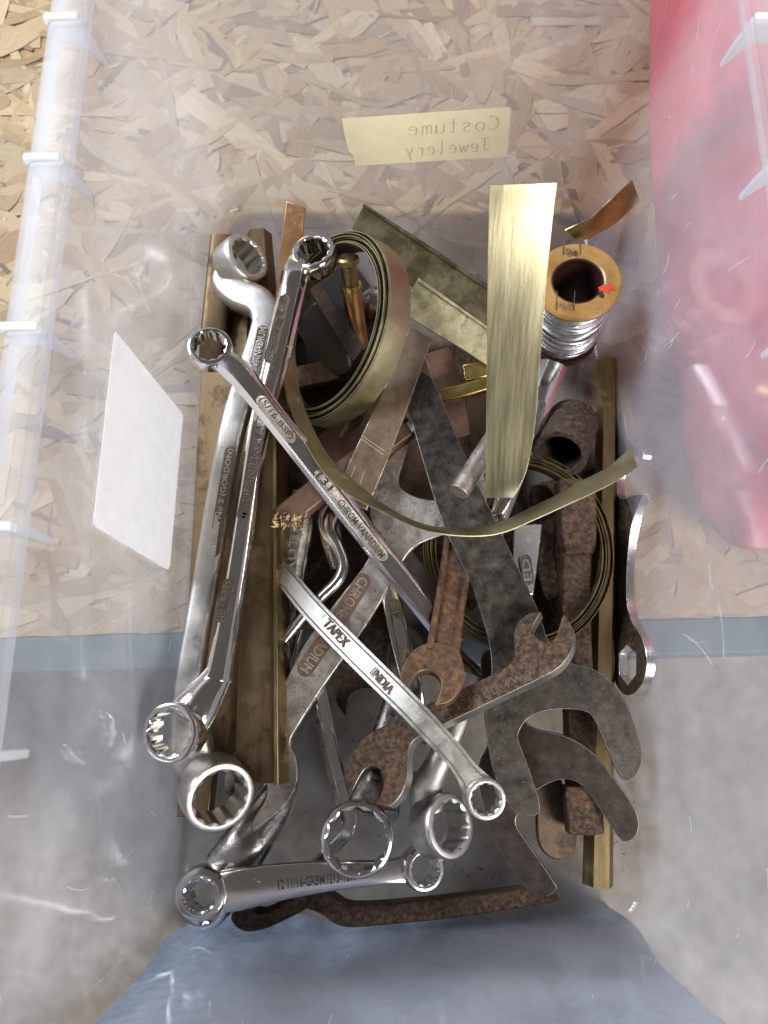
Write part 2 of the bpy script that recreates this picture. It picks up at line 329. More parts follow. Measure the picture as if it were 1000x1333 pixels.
def ground_mat():
    m, nt, out = nodes('worn grey concrete'); L = nt.links.new; tc = N(nt, 'ShaderNodeTexCoord')
    a = N(nt, 'ShaderNodeTexNoise'); a.inputs['Scale'].default_value = 9; a.inputs['Detail'].default_value = 8; a.inputs['Roughness'].default_value = .6; L(tc.outputs['Object'], a.inputs[0])
    b_ = N(nt, 'ShaderNodeTexNoise'); b_.inputs['Scale'].default_value = 85; b_.inputs['Detail'].default_value = 6; L(tc.outputs['Object'], b_.inputs[0])
    ad = N(nt, 'ShaderNodeMath', operation='MULTIPLY_ADD'); L(b_.outputs[0], ad.inputs[0]); ad.inputs[1].default_value = .55; L(a.outputs[0], ad.inputs[2])
    r = ramp(nt, ad.outputs[0], [(.52, (.085, .066, .043)), (.75, (.17, .14, .10)), (.98, (.28, .24, .185))])  # darkened and browned to put the shade under the bench into the colour
    p = N(nt, 'ShaderNodeBsdfPrincipled'); p.inputs['Roughness'].default_value = .75; L(r.outputs[0], p.inputs['Base Color'])
    bp = N(nt, 'ShaderNodeBump'); bp.inputs['Strength'].default_value = .4; bp.inputs['Distance'].default_value = .002; L(b_.outputs[0], bp.inputs['Height']); L(bp.outputs[0], p.inputs['Normal'])
    L(p.outputs[0], out.inputs[0]); return m
CONCRETE = ground_mat()
TEAL = plain('teal painted wood', (.004, .042, .050), .6, bump=.4, scale=60, var=.4)
def sheet(name, col, tl=.55):
    m, nt, out = nodes(name); L = nt.links.new; tc = N(nt, 'ShaderNodeTexCoord'); n1 = N(nt, 'ShaderNodeTexNoise'); n1.inputs['Scale'].default_value = 120; n1.inputs['Detail'].default_value = 5; L(tc.outputs['Object'], n1.inputs[0])
    r = ramp(nt, n1.outputs[0], [(.3, tuple(c * .94 for c in col)), (.7, col)])
    d = N(nt, 'ShaderNodeBsdfDiffuse'); t = N(nt, 'ShaderNodeBsdfTranslucent'); x = N(nt, 'ShaderNodeMixShader'); x.inputs[0].default_value = tl
    for q in (d, t): L(r.outputs[0], q.inputs[0])
    L(d.outputs[0], x.inputs[1]); L(t.outputs[0], x.inputs[2]); L(x.outputs[0], out.inputs[0]); return m
def plastic(name, haze, tint=(.94, .94, .962), rough=.085, refl=1.0, milk=(.80, .825, .89)):  # tint and milk lean blue to put a sky reflection into the colour
    m, nt, out = nodes(name); L = nt.links.new; tc = N(nt, 'ShaderNodeTexCoord')
    sc = N(nt, 'ShaderNodeTexNoise'); sc.inputs['Scale'].default_value = 30; sc.inputs['Detail'].default_value = 6; L(tc.outputs['Object'], sc.inputs[0])
    wv = N(nt, 'ShaderNodeTexNoise'); wv.inputs['Scale'].default_value = 16; wv.inputs['Detail'].default_value = 1.5; L(tc.outputs['Object'], wv.inputs[0])
    bp = N(nt, 'ShaderNodeBump'); bp.inputs['Strength'].default_value = .12; bp.inputs['Distance'].default_value = .004; L(wv.outputs[0], bp.inputs['Height'])
    tr = N(nt, 'ShaderNodeBsdfTransparent'); tr.inputs[0].default_value = (*tint, 1)
    df = N(nt, 'ShaderNodeBsdfDiffuse'); df.inputs[0].default_value = (*milk, 1)
    tl = N(nt, 'ShaderNodeBsdfTranslucent'); tl.inputs[0].default_value = (*milk, 1)
    mb = N(nt, 'ShaderNodeMixShader'); mb.inputs[0].default_value = .5; L(df.outputs[0], mb.inputs[1]); L(tl.outputs[0], mb.inputs[2])
    hz = N(nt, 'ShaderNodeMapRange'); hz.inputs[1].default_value, hz.inputs[2].default_value = .35, .75; hz.inputs[3].default_value, hz.inputs[4].default_value = haze * .8, haze * 1.3; L(sc.outputs[0], hz.inputs[0])
    # more plastic along the line of sight at grazing angles
    lw = N(nt, 'ShaderNodeLayerWeight'); lw.inputs[0].default_value = .35
    ml = N(nt, 'ShaderNodeMath', operation='MULTIPLY_ADD'); L(lw.outputs['Facing'], ml.inputs[0]); ml.inputs[1].default_value = haze * .8; L(hz.outputs[0], ml.inputs[2]); ml.use_clamp = True
    m1 = N(nt, 'ShaderNodeMixShader'); L(ml.outputs[0], m1.inputs[0]); L(tr.outputs[0], m1.inputs[1]); L(mb.outputs[0], m1.inputs[2])
    gl = N(nt, 'ShaderNodeBsdfGlossy'); gl.inputs['Roughness'].default_value = rough; gl.inputs[0].default_value = (refl, refl, refl, 1); L(bp.outputs[0], gl.inputs['Normal'])
    lf = N(nt, 'ShaderNodeLayerWeight'); lf.inputs[0].default_value = .5; L(bp.outputs[0], lf.inputs['Normal'])     # Schlick, the same from both sides
    pw = N(nt, 'ShaderNodeMath', operation='POWER'); L(lf.outputs['Facing'], pw.inputs[0]); pw.inputs[1].default_value = 4.5
    fr = N(nt, 'ShaderNodeMath', operation='MULTIPLY_ADD'); L(pw.outputs[0], fr.inputs[0]); fr.inputs[1].default_value = .7; fr.inputs[2].default_value = .025
    m2 = N(nt, 'ShaderNodeMixShader'); L(fr.outputs[0], m2.inputs[0]); L(m1.outputs[0], m2.inputs[1]); L(gl.outputs[0], m2.inputs[2])
    L(m2.outputs[0], out.inputs[0]); return m
PP = plastic('clear polypropylene', .145)
PPR = plastic('milky polypropylene', .21, rough=.38, refl=.5, milk=(.86, .87, .90))
PPW = plastic('thick milky polypropylene', .85, tint=(.97, .97, .98), rough=.25, refl=.5, milk=(.92, .92, .92))
WHITE = sheet('white paper label', (.93, .93, .94), .5)
TAPE = sheet('cream masking tape', (.97, .91, .68), .3)
PENCIL = plain('faded pen', (.62, .54, .36), .6)
RED = plain('red fabric', (.52, .095, .12), .7, bump=.3, scale=90, var=.2)
DENIM = plain('blue cloth', (.23, .28, .36), .8, bump=.5, scale=120, var=.3)

# ------------------------------------------------------------------ the setting
BW, BL, BH, DR = .2573, .446, .1906, .0151          # bin base width, length, rim height, draft
g = B(); box(g, (0, 0, -.151), (6, 6, .002)); o = single('ground', g, CONCRETE, None, None, kind='structure')
EA, EB = P(0, 828, -.0035), P(1000, 800, -.0035)      # front edge of the board
ed = (EB - EA).normalized(); ang = math.atan2(ed.y, ed.x); en = Vector((-ed.y, ed.x, 0)); mid = (EA + EB) / 2
def edgept(s, t, z): return Vector((mid.x, mid.y, 0)) + ed * s + en * t + UP * z
b = B(); b.add([edgept(s, t, z) for s in (-.75, .75) for t in (0, .95) for z in (-.021, -.0052)], [(0, 1, 3, 2), (4, 6, 7, 5), (0, 4, 5, 1), (2, 3, 7, 6), (0, 2, 6, 4), (1, 5, 7, 3)])
board = single('strand_board', b, OSBBASE, None, None, kind='structure')
# the pressed strands of the board: one sheet of real overlapping flakes
vs, fs, tones, uvs = [], [], [], []
pal = [(.52, .37, .20), (.56, .42, .25), (.48, .34, .19), (.58, .45, .28), (.44, .30, .15), (.54, .39, .21), (.37, .24, .12), (.62, .50, .33)]
NF = 2700
for k in range(NF):
    far = k % 3 == 0
    s = rnd.uniform(-.42, .42); t = rnd.uniform(0, .62)
    lay = k / NF
    Ln = rnd.uniform(.035, .11); wd = rnd.uniform(.007, .021) * (1 if rnd.random() < .85 else 1.5); a = rnd.gauss(0, .75) if rnd.random() < .6 else rnd.uniform(0, math.pi)
    col = Vector(rnd.choice(pal)) * rnd.uniform(.60, .84); col.y *= .95; col.z *= .84
    if k % 9 == 0: col = Vector((.17, .10, .05)) * rnd.uniform(.7, 1.5); wd *= .35; Ln *= .6
    dx, dy = Vector((math.cos(a), math.sin(a))), Vector((-math.sin(a), math.cos(a)))
    m = 6; bl = rnd.choice((3.5, 8, 14, 20)); up_, lo = [], []
    for i in range(m):
        f = i / (m - 1); prof = min(1, bl * min(f + rnd.uniform(.02, .10), 1 - f + rnd.uniform(.02, .10)))
        up_.append((f - .5, .5 * prof * rnd.uniform(.8, 1.05))); lo.append((f - .5, -.5 * prof * rnd.uniform(.8, 1.05)))
    pl = up_ + lo[::-1]; c0 = len(vs); tl, tw = rnd.gauss(0, .008), rnd.gauss(0, .05); z0 = -.0042 - .0004 + lay * .0008
    for (u, v) in pl:
        q = dx * (u * Ln) + dy * (v * wd); tt = max(t + q.y, rnd.uniform(-.0012, .0))
        z = min(z0 + u * Ln * tl + v * wd * tw, -.0034)
        vs.append(edgept(s + q.x, tt, z)); uvs.append((u * Ln * 6 + k * .37, v * wd * 6 + k * .11))
    fs.append(tuple(range(c0, c0 + len(pl)))); tones.append(col)
me = bpy.data.meshes.new('wood_strands'); me.from_pydata([tuple(v) for v in vs], [], fs)
for p in me.polygons:
    if p.normal.z < 0: p.flip()
at = me.color_attributes.new('tone', 'FLOAT_COLOR', 'CORNER'); ul = me.uv_layers.new(name='UVMap')
for p in me.polygons:
    for li in p.loop_indices: at.data[li].color = (*tones[p.index], 1); ul.data[li].uv = uvs[me.loops[li].vertex_index]
o = bpy.data.objects.new('wood_strands', me); COL.objects.link(o); me.materials.append(OSB); o.parent = board; o.matrix_parent_inverse = Matrix.Translation(-board.location); o['kind'] = 'stuff'
# painted batten along the front edge of the board
b = B(); b.add([edgept(s, t, z) for s in (-.75, .75) for t in (-.0225, -.0008) for z in (-.05, -.0052)], [(0, 1, 3, 2), (4, 6, 7, 5), (0, 4, 5, 1), (2, 3, 7, 6), (0, 2, 6, 4), (1, 5, 7, 3)])
bt = single('edge_batten', b, TEAL, None, None, bevel=.0012, kind='structure')
# ------------------------------------------------------------------ things seen through the plastic outside the bin
def lump(name, mat, label, cat, c, r, seed, wr=.1, zflat=0.0):
    b = B(); M, K = 64, 28; vs = []
    for i in range(K + 1):
        ph = math.pi * i / K
        for j in range(M):
            th = 2 * math.pi * j / M; se = lambda v, e: math.copysign(abs(v) ** e, v)
            d = Vector((se(math.sin(ph), .6) * se(math.cos(th), .45), se(math.sin(ph), .6) * se(math.sin(th), .45), se(math.cos(ph), .8)))
            k = 1 + wr * noise.noise(d * 1.7 + Vector((seed, 0, 0))) + wr * .5 * noise.noise(Vector((d.x * 5, d.y * 2.2, d.z * 5)) + Vector((seed, 3, 0)))
            p = Vector((c[0] + d.x * r[0] * k + d.y * .012, c[1] + d.y * r[1] * k, c[2] + d.z * r[2] * k)); p.z = max(p.z, zflat + .0005 * noise.noise(p * 40)); vs.append(p)
    fs = [(i * M + j, i * M + (j + 1) % M, (i + 1) * M + (j + 1) % M, (i + 1) * M + j) for i in range(K) for j in range(M)]
    b.add(vs, fs); return single(name, b, mat, label, cat, angle=80)
ry = P(975, 735, 0).y
lump('red_fabric_bag', RED, 'red fabric bag lying on the strand board against the right side of the bin', 'bag', (.275, ry + .31, .058), (.105, .31, .080), 4.0, .08, -.0028)
b = B(); nx, ny = 60, 40; vs = []
for i in range(nx + 1):
    for j in range(ny + 1):
        u, v = i / nx * 2 - 1, j / ny
        fold = .008 * math.sin(u * 7 + .6 * math.sin(v * 3)) + .010 * noise.noise(Vector((u * 3.5, v * 1.6, 2))) + .004 * noise.noise(Vector((u * 11, v * 4, 7)))
        x = -.004 + u * (.155 + .006 * noise.noise(Vector((v * 3, 1, 0)))); z = -.1498 + v * .25 + (.008 * noise.noise(Vector((u * 3, 4, 0))) if v > .5 else 0)
        y = -.044 + fold * .7
        vs.append(Vector((x, y, z)))
t = len(vs); vs += [p - Vector((0, .003, 0)) for p in vs]; R_ = ny + 1; fs = []
for i in range(nx):
    for j in range(ny):
        a = i * R_ + j; fs += [(a, a + R_, a + R_ + 1, a + 1), (t + a, t + a + 1, t + a + R_ + 1, t + a + R_)]
for i in range(nx):
    for j in (0, ny): a = i * R_ + j; fs.append((a, a + R_, t + a + R_, t + a))
for j in range(ny):
    for i in (0, nx): a = i * R_ + j; fs.append((a, a + 1, t + a + 1, t + a))
b.add(vs, fs); single('blue_denim_cloth', b, DENIM, 'blue denim cloth hanging just outside the near wall of the bin', 'cloth', angle=80)

# ------------------------------------------------------------------ the bin
tub = thing('storage_bin', 'clear plastic storage bin holding spanners and brass offcuts', 'bin', (0, BL / 2, -.0028))
def rrect(hx, y0, y1, r, z, q=8):
    o = []
    for cx, cy, a0 in ((hx - r, y1 - r, 0), (-hx + r, y1 - r, 90), (-hx + r, y0 + r, 180), (hx - r, y0 + r, 270)):
        for i in range(q + 1):
            a = math.radians(a0 + 90 * i / q); o.append(Vector((cx + r * math.cos(a), cy + r * math.sin(a), z)))
    return o
def loft(rings, cap0=True, cap1=True, closed=False):
    K = len(rings[0]); vs = [p for r in rings for p in r]; fs = []; n = len(rings)
    for i in range(n if closed else n - 1):
        for j in range(K): fs.append((i * K + j, i * K + (j + 1) % K, ((i + 1) % n) * K + (j + 1) % K, ((i + 1) % n) * K + j))
    if cap0: fs.append(tuple(range(K)))
    if cap1: fs.append(tuple(range((n - 1) * K, n * K)))
    return B().add(vs, fs)
Y0 = -.010
def rr(e, z, r=None): return rrect(BW / 2 + e, Y0 - e, BL + e, r if r else .018 + max(0, e) * .4, z)
inner = [rr(-.007, 0, .012)] + [rr(-.007 + .007 * math.sin(a), .007 - .007 * math.cos(a), .012 + .006 * math.sin(a)) for a in (.4, .8, 1.2, 1.57)] + [rr(.0006 + DR * k / 10, .007 + (BH - .0097) * k / 10) for k in range(1, 11)]
outer = [rr(DR + .0026 - DR * k / 10, BH - .0027 - (BH - .0097) * k / 10) for k in range(0, 11)] + [rr(-.006 + .008 * math.sin(a), .0055 - .008 * math.cos(a), .013 + .006 * math.sin(a)) for a in (1.2, .8, .4)] + [rr(-.006, -.0026, .012)]
part('tub', loft(inner + outer), PP, tub, angle=50)
e0 = DR
rim = [rr(e0 - .0006, BH - .0024), rr(e0 - .0010, BH + .0002), rr(e0, BH + .0016), rr(e0 + .0026, BH + .0018), rr(e0 + .0036, BH + .0004), rr(e0 + .0163, BH), rr(e0 + .0181, BH - .0016), rr(e0 + .0187, BH - .012), rr(e0 + .0169, BH - .012), rr(e0 + .0161, BH - .0024)]
part('rim', loft(rim, False, False, True), PPR, tub, angle=40)
def rib(cx, cy, dx, dy):
    d = Vector((dx, dy, 0)); s_ = Vector((-dy, dx, 0)); o = Vector((cx, cy, 0)); L = []
    pr = [(.0040, BH + .0012), (.0185, BH + .0010), (.0193, BH - .0005), (.0193, BH - .012), (.0161, BH - .0125), (.0140, BH - .0126), (.0105, BH - .0125), (.007, BH - .016), (.0024 - .003 * .16, BH - .026), (.0022, BH - .014)]
    for sg in (-.0017, .0017):
        for (u, z) in pr: L.append(o + d * (u + .0008 - (BH - z) * DR / BH) + s_ * sg + UP * z)
    K = len(pr); fs = [tuple(range(K)), tuple(range(K, 2 * K))] + [(i, (i + 1) % K, K + (i + 1) % K, K + i) for i in range(K)]
    part('rib', B().add(L, fs), PPW, tub, bevel=.0005)
ly = [P(112, 22, BH).y, P(74, 205, BH).y, P(40, 425, BH).y, P(0, 685, BH).y]; st = ly[2] - ly[3]; ly += [ly[3] - st * k for k in (1, 2)]
for y in ly:
    if 0.0 < y < BL + .012: rib(-BW / 2 - DR, y, -1, 0); rib(BW / 2 + DR, y, 1, 0)
for x in (-.118, -.059, 0, .059, .118): rib(x, BL + DR, 0, 1); rib(x, Y0 - DR, 0, -1)
# white paper label on the left wall's inner face, to catch more light
def wallplate(name, corners, o, n, th, mat, parent, r=.0):
    L = [onplane(x, y, o, n) for x, y in corners]; L2 = [p - n * th for p in L]; K = len(L)
    return part(name, B().add(L + L2, [tuple(range(K)), tuple(range(K, 2 * K))] + [(i, (i + 1) % K, K + (i + 1) % K, K + i) for i in range(K)]), mat, parent)
off = .0030
wl = (Vector((-BW / 2 + .0002, .1, .007)), Vector((BH - .0097, 0, DR)).normalized())
wallplate('paper_label', [(149.5, 434), (151, 432), (153, 434), (236, 536), (238.5, 541), (221.5, 737), (219, 741), (215, 739.5), (126, 686), (122, 680)], wl[0], wl[1], .0003, WHITE, tub)
wb = (Vector((0, BL - .0002, .007)), Vector((0, -(BH - .0097), DR)).normalized())
tp = wallplate('masking_tape', [(445, 155), (555, 147), (665, 140), (663, 172), (660, 204), (560, 210), (463, 216), (460, 203), (454, 197), (449, 178)], wb[0], wb[1], .0002, TAPE, tub)
# handwriting, mirrored as from behind; tape set on the inner face to look brighter
GL = {'C': [[(.9, .85), (.6, 1), (.2, .8), (.05, .45), (.25, .1), (.6, 0), (.95, .15)]], 'o': [[(.5, .6), (.15, .45), (.15, .15), (.5, 0), (.85, .2), (.8, .5), (.5, .6)]], 's': [[(.8, .55), (.4, .65), (.2, .48), (.7, .25), (.65, .05), (.15, .02)]],
      't': [[(.5, .95), (.45, .4), (.5, .05), (.75, .02)], [(.15, .62), (.85, .66)]], 'u': [[(.1, .6), (.12, .15), (.4, 0), (.75, .15), (.82, .6)], [(.82, .6), (.84, .1), (.95, 0)]], 'm': [[(.05, 0), (.08, .58), (.3, .6), (.42, .45), (.44, 0)], [(.44, .4), (.62, .6), (.82, .5), (.86, 0)]],
      'e': [[(.15, .32), (.8, .36), (.7, .58), (.4, .62), (.15, .4), (.2, .1), (.5, 0), (.85, .1)]], 'J': [[(.1, 1), (.95, 1)], [(.6, 1), (.58, .3), (.4, .02), (.1, .1)]], 'w': [[(.05, .6), (.25, .02), (.48, .5), (.7, .02), (.95, .6)]], 'l': [[(.5, 1), (.48, .1), (.65, 0)]],
      'r': [[(.2, .6), (.22, 0)], [(.22, .4), (.45, .6), (.75, .58)]], 'y': [[(.1, .6), (.45, .1)], [(.85, .62), (.45, .1), (.2, -.35)]]}
hb = B(); o_, n_ = wb[0] + wb[1] * .0003, wb[1]
def hand(word, x0, y0, dx, dy, hx, hy):
    for k, ch in enumerate(word):
        for stt in GL[ch]:
            q = cr(stt, 4) if len(stt) > 2 else stt
            pts = [onplane(x0 + dx * (k + u * .82) - hx * v, y0 + dy * (k + u * .82) - hy * v, o_, n_) for u, v in q]
            for a, c in zip(pts, pts[1:]):
                d = (c - a).normalized(); s_ = n_.cross(d) * .00024; e = n_ * .00008
                hb.add([a - s_, a + s_, c + s_, c - s_, a - s_ + e, a + s_ + e, c + s_ + e, c - s_ + e], [(4, 5, 6, 7), (0, 3, 2, 1), (0, 1, 5, 4), (1, 2, 6, 5), (2, 3, 7, 6), (3, 0, 4, 7)])
hand('Costume', 650, 168, -17.5, 1.2, -1, 18); hand('Jewelery', 638, 196, -14.2, 1.0, -1, 17)
part('handwriting', hb, PENCIL, tp, angle=30)

# fine scratches on the inside of the walls
sb = B()
def wallpt(side, t, z):
    e = .0005 + DR * z / BH - .0003
    if side == 0: return Vector((-BW / 2 - e, t * BL, z)), Vector((1, 0, .08)).normalized()
    if side == 1: return Vector((BW / 2 + e, t * BL, z)), Vector((-1, 0, .08)).normalized()
    if side == 2: return Vector(((t - .5) * BW * .9, BL + e, z)), Vector((0, -1, .08)).normalized()
    return Vector(((t - .5) * BW * .9, Y0 - e, z)), Vector((0, 1, .08)).normalized()
for k in range(95):
    sd = rnd.choice((0, 0, 0, 1, 1, 2, 2, 3)); t0 = rnd.random(); z0 = rnd.uniform(.02, .17); aa = rnd.uniform(0, 6.28) if rnd.random() < .5 else math.pi / 2 + rnd.gauss(0, .25); Ls = rnd.uniform(.002, .012) if rnd.random() < .8 else rnd.uniform(.012, .03); cv = rnd.gauss(0, .25); pp = []
    for i in range(6):
        f = i / 5; a_ = aa + cv * f; p, nn = wallpt(sd, t0 + math.cos(a_) * Ls * f / BL, min(BH - .01, max(.012, z0 + math.sin(a_) * Ls * f))); pp.append(p)
    wd = rnd.uniform(.00006, .00016)
    for i in range(5):
        a, c = pp[i], pp[i + 1]; d = (c - a); 
        if d.length < 1e-6: continue
        d.normalize(); q = nn.cross(d) * wd; e = nn * .00008
        sb.add([a - q, a + q, c + q, c - q, a - q + e, a + q + e, c + q + e, c - q + e], [(4, 5, 6, 7), (0, 3, 2, 1), (0, 1, 5, 4), (1, 2, 6, 5), (2, 3, 7, 6), (3, 0, 4, 7)])
so = part('scratches', sb, PPW, tub, angle=30); so['kind'] = 'stuff'
# ------------------------------------------------------------------ brass and steel lying lowest
Z0 = .0012
def bar(name, pts, kind, mat, label, cat='bar', up=UP, n=4, phase=0, bevel=0, group=None):
    return single(name, sweep(B(), pts, kind, n, up, phase), mat, label, cat, group, bevel)
def flatbar(name, outline, pl, th, mat, label, cat, holes=(), smooth=1, bevel=.0004, group=None):
    return single(name, plate(B(), outline, pl, th, holes, smooth), mat, label, cat, group, bevel)
LG = 'loose metal bars and offcuts in the bin'
# left side bars
flatbar('brass_bar', [(266, 411), (324, 398), (306, 740), (271, 1062), (230, 1064)], plane3((266, 411, .022), (324, 398, .025), (230, 1064, .020)), .010, BRASS_DK, 'wide flat brass bar along the left wall under the satin ring spanner', 'bar', group=LG)
bar('brass_rod', [(292, 312, .030, 34, .012), (281, 420, .028, 34, .012), (276, 480, .020, 34, .010)], 'bar', BRASS_DK, 'short rounded brass rod under the ring at the top left', 'rod', group=LG)
bar('hex_bar', [(337, 306, .030, 34, .012), (344, 430, .026, 36, .012), (338, 620, .016, 36, .012), (330, 760, .012, 38, .012)], 'hex', BRASS_DK, 'dark hexagonal bar rising beside the top left ring', 'bar', phase=math.pi / 6, group=LG)
flatbar('flat_strip', [(300, 560), (338, 560), (314, 1000), (268, 965)], flat(300, 800, .030), .006, BRASS_DK, 'brown brass strip between the flat bar and the angle bar', 'strip', group=LG)
ab = thing('angle_bar', 'brown brass angle bar with a lip coloured lighter on its lit side right of the two long ring spanners', 'bar', P(335, 800, .02), LG)
part('flange', plate(B(), [(322, 520), (358, 470), (361, 1020), (305, 1019)], plane3((340, 480, .040), (361, 1020, .040), (303, 1019, .036)), .003, smooth=1), BRASS_DK, ab, bevel=.0003)
part('lip', plate(B(), [(354.5, 470), (359, 470), (362, 1022), (356.5, 1022)], plane3((354, 470, .042), (359, 470, .043), (361, 1020, .043)), .014, smooth=1), BRASS, ab, bevel=.0003)  # lighter brass than the flange: its lit side is put into the colour
flatbar('copper_bar', [(373, 262), (397, 270), (389, 345), (383, 410), (356, 408), (363, 340)], plane3((373, 262, .070), (397, 270, .070), (358, 400, .038)), .003, COPPER, 'orange copper strip leaning up behind the second ring spanner', 'strip', group=LG)
# dull brass plates behind the coil
s1 = thing('brass_channel', 'wide dark olive brass channel running from the back to the upright strip', 'bar', P(550, 350, .03), LG)
pl1 = plane3((474, 266, .058), (458, 296, .050), (640, 410, .040))
part('web', plate(B(), [(474, 265), (560, 323), (650, 384), (650, 450), (520, 362), (458, 297)], pl1, .002, smooth=1), BRASS_OL, s1, bevel=.0003)
part('lip', plate(B(), [(473, 264), (561, 321), (651, 382), (651, 388), (560, 327), (472, 268)], (pl1[0] + pl1[1] * .0022, pl1[1]), .0022, smooth=1), BRASS_OL, s1, bevel=.0003)
s2 = thing('brass_offcut', 'scuffed pale brass offcut with a raised edge lying across the top of the brown bar', 'offcut', P(580, 420, .06), LG)
pl2 = plane3((546, 363, .070), (522, 398, .064), (640, 450, .058))
part('web', plate(B(), [(545, 363), (600, 402), (650, 437), (650, 486), (598, 452), (560, 430), (521, 405), (523, 393)], pl2, .0022, smooth=1), BRASS_SC, s2, bevel=.0003)
part('lip', plate(B(), [(545, 361), (600, 400), (650, 435), (650, 440), (600, 405), (543, 366)], (pl2[0] + pl2[1] * .0025, pl2[1]), .0025, smooth=1), BRASS_SC, s2, bevel=.0003)
# copper fitting inside the coil
cf = thing('copper_fitting', 'copper pipe fitting with a flanged brass cap standing inside the large coil', 'fitting', P(463, 430, .02), LG)
a, c = P(452, 336, .066), P(468, 450, .020); ax = (a - c).normalized(); L = (a - c).length; u = mpp(c)
part('pipe', lathe(B(), c, ax, [(0, 0), (12 * u, 0), (12 * u, L * .66), (0, L * .66)], 32), COPPER, cf)
part('collar', lathe(B(), c, ax, [(0, L * .66), (13.5 * u, L * .66), (13.8 * u, L * .69), (13.5 * u, L * .72), (0, L * .72)], 32), BRASS_YL, cf)
part('cap', lathe(B(), c, ax, [(0, L * .72), (10 * u, L * .72), (9.5 * u, L * .92), (14 * u, L * .94), (14 * u, L), (11 * u, L * 1.02), (0, L * 1.02)], 32), BRASS, cf)
flatbar('steel_strip', [(402, 377), (417, 366), (474, 452), (460, 470)], plane3((402, 377, .060), (417, 366, .060), (470, 460, .045)), .003, PLATE2, 'short dark steel strip slanting inside the large coil', 'strip', group=LG)
flatbar('black_bracket', [(385, 425), (397, 405), (412, 392), (430, 420), (452, 455), (452, 490), (400, 482), (396, 450)], plane3((385, 425, .030), (412, 392, .046), (452, 480, .030)), .010, BLACKTHING, 'black curved bracket lying inside the large brass coil', 'bracket', smooth=4, bevel=.002, group=LG)
b = B(); cS = P(486, 398, .026); lathe(b, cS, (.5, -.1, .85), [(0, -.012), (.0085, -.012), (.0105, -.010), (.0105, .006), (.0085, .010), (.004, .012), (0, .012)], 40)
single('chrome_socket', b, DARKCHROME, 'small dark chrome socket glinting inside the large brass coil', 'socket')
flatbar('rusty_block', [(372, 480), (452, 462), (453, 490), (374, 508)], plane3((372, 480, .022), (452, 462, .026), (374, 508, .020)), .008, BRIGHTRUST, 'rusty orange flat bar crossing low under the large coil', 'bar', group=LG)
flatbar('copper_sliver', [(440, 571), (466, 556), (517, 466), (506, 457), (470, 510)], plane3((440, 571, .042), (517, 466, .052), (466, 556, .043)), .002, COPPER_DK, 'thin reddish copper strip between the coil and the brown bar', 'strip', group=LG)
flatbar('rust_flat', [(400, 590), (440, 545), (530, 470), (560, 470), (600, 520), (575, 560), (640, 600), (610, 650), (560, 660), (500, 640), (430, 640)], flat(500, 560, .012), .006, COPPER_DK, 'reddish brown steel flat low down under the brown bar', 'plate', smooth=2, group=LG)
flatbar('copper_flat', [(552, 462), (585, 450), (606, 520), (612, 565), (590, 573), (570, 520)], plane3((552, 462, .036), (585, 450, .038), (600, 570, .024)), .003, COPPER_DK, 'dull pink copper flat behind the black flat spanner handle', 'plate', group=LG)
bar('yellow_brass_bar', [(575, 516, .044, 18, .006), (605, 509, .046, 19, .006), (650, 495, .048, 20, .006)], 'bar', BRASS_YL, 'yellow brass bar just left of the upright strip', 'bar', group=LG)
b = B(); sweep(b, [(604, 487, .046, 22, .006), (634, 482, .048, 22, .006)], 'rect'); single('brass_nugget', b, BRASS_YL, 'small crumpled yellow brass scrap above the yellow bar', 'scrap', bevel=.0008)
flatbar('brown_backing', [(606, 500), (660, 480), (668, 640), (612, 600)], flat(640, 560, .016), .004, BROWNBAR, 'brown steel flat hidden behind the upright brass strip', 'plate', group=LG)

# ------------------------------------------------------------------ coils of brass strip
def coil(name, c, n, r0, r1, turns, width, th, mat, label, hint=Vector((1, 0, 0)), sq=1.0, inner=None, start=0.0):
    X, Y, Z = basis(n, hint); b = B(); M = 72; K = int(turns * M); vs = []; fs = []
    for i in range(K + 1):
        f = i / K; a = start + 2 * math.pi * turns * f; r = r0 + (r1 - r0) * f + .0004 * math.sin(a * .37 + 1); wob = .0011 * math.sin(a * .23 + 2 * f)
        d = X * math.cos(a) + Y * math.sin(a) * sq
        for (rr_, z) in ((r - th / 2, -width / 2 + wob), (r + th / 2, -width / 2 + wob), (r + th / 2, width / 2 + wob), (r - th / 2, width / 2 + wob)): vs.append(c + d * rr_ + Z * z)
    for i in range(K):
        for j in range(4): fs.append((i * 4 + j, i * 4 + (j + 1) % 4, (i + 1) * 4 + (j + 1) % 4, (i + 1) * 4 + j))
    fs += [(0, 1, 2, 3), (K * 4, K * 4 + 1, K * 4 + 2, K * 4 + 3)]
    b.add(vs, fs); return single(name, b, mat, label, 'coil', 'coils of brass strip')
COILC = P(434, 430, .049)
coil('brass_coil', COILC, (-.74, -.03, .67), .0490, .0580, 6.5, .0150, .0005, BRASS_RB, 'large coil of wide brass strip leaning at the upper left', sq=1.0, hint=Vector((0, 1, 0)), start=2.0)
coil('small_brass_coil', P(674, 716, .034), (.04, -.03, 1), .0470, .0545, 8.6, .0075, .0004, BRASS, 'flatter coil of narrow brass strip lying at the right', sq=1.06, start=.6)
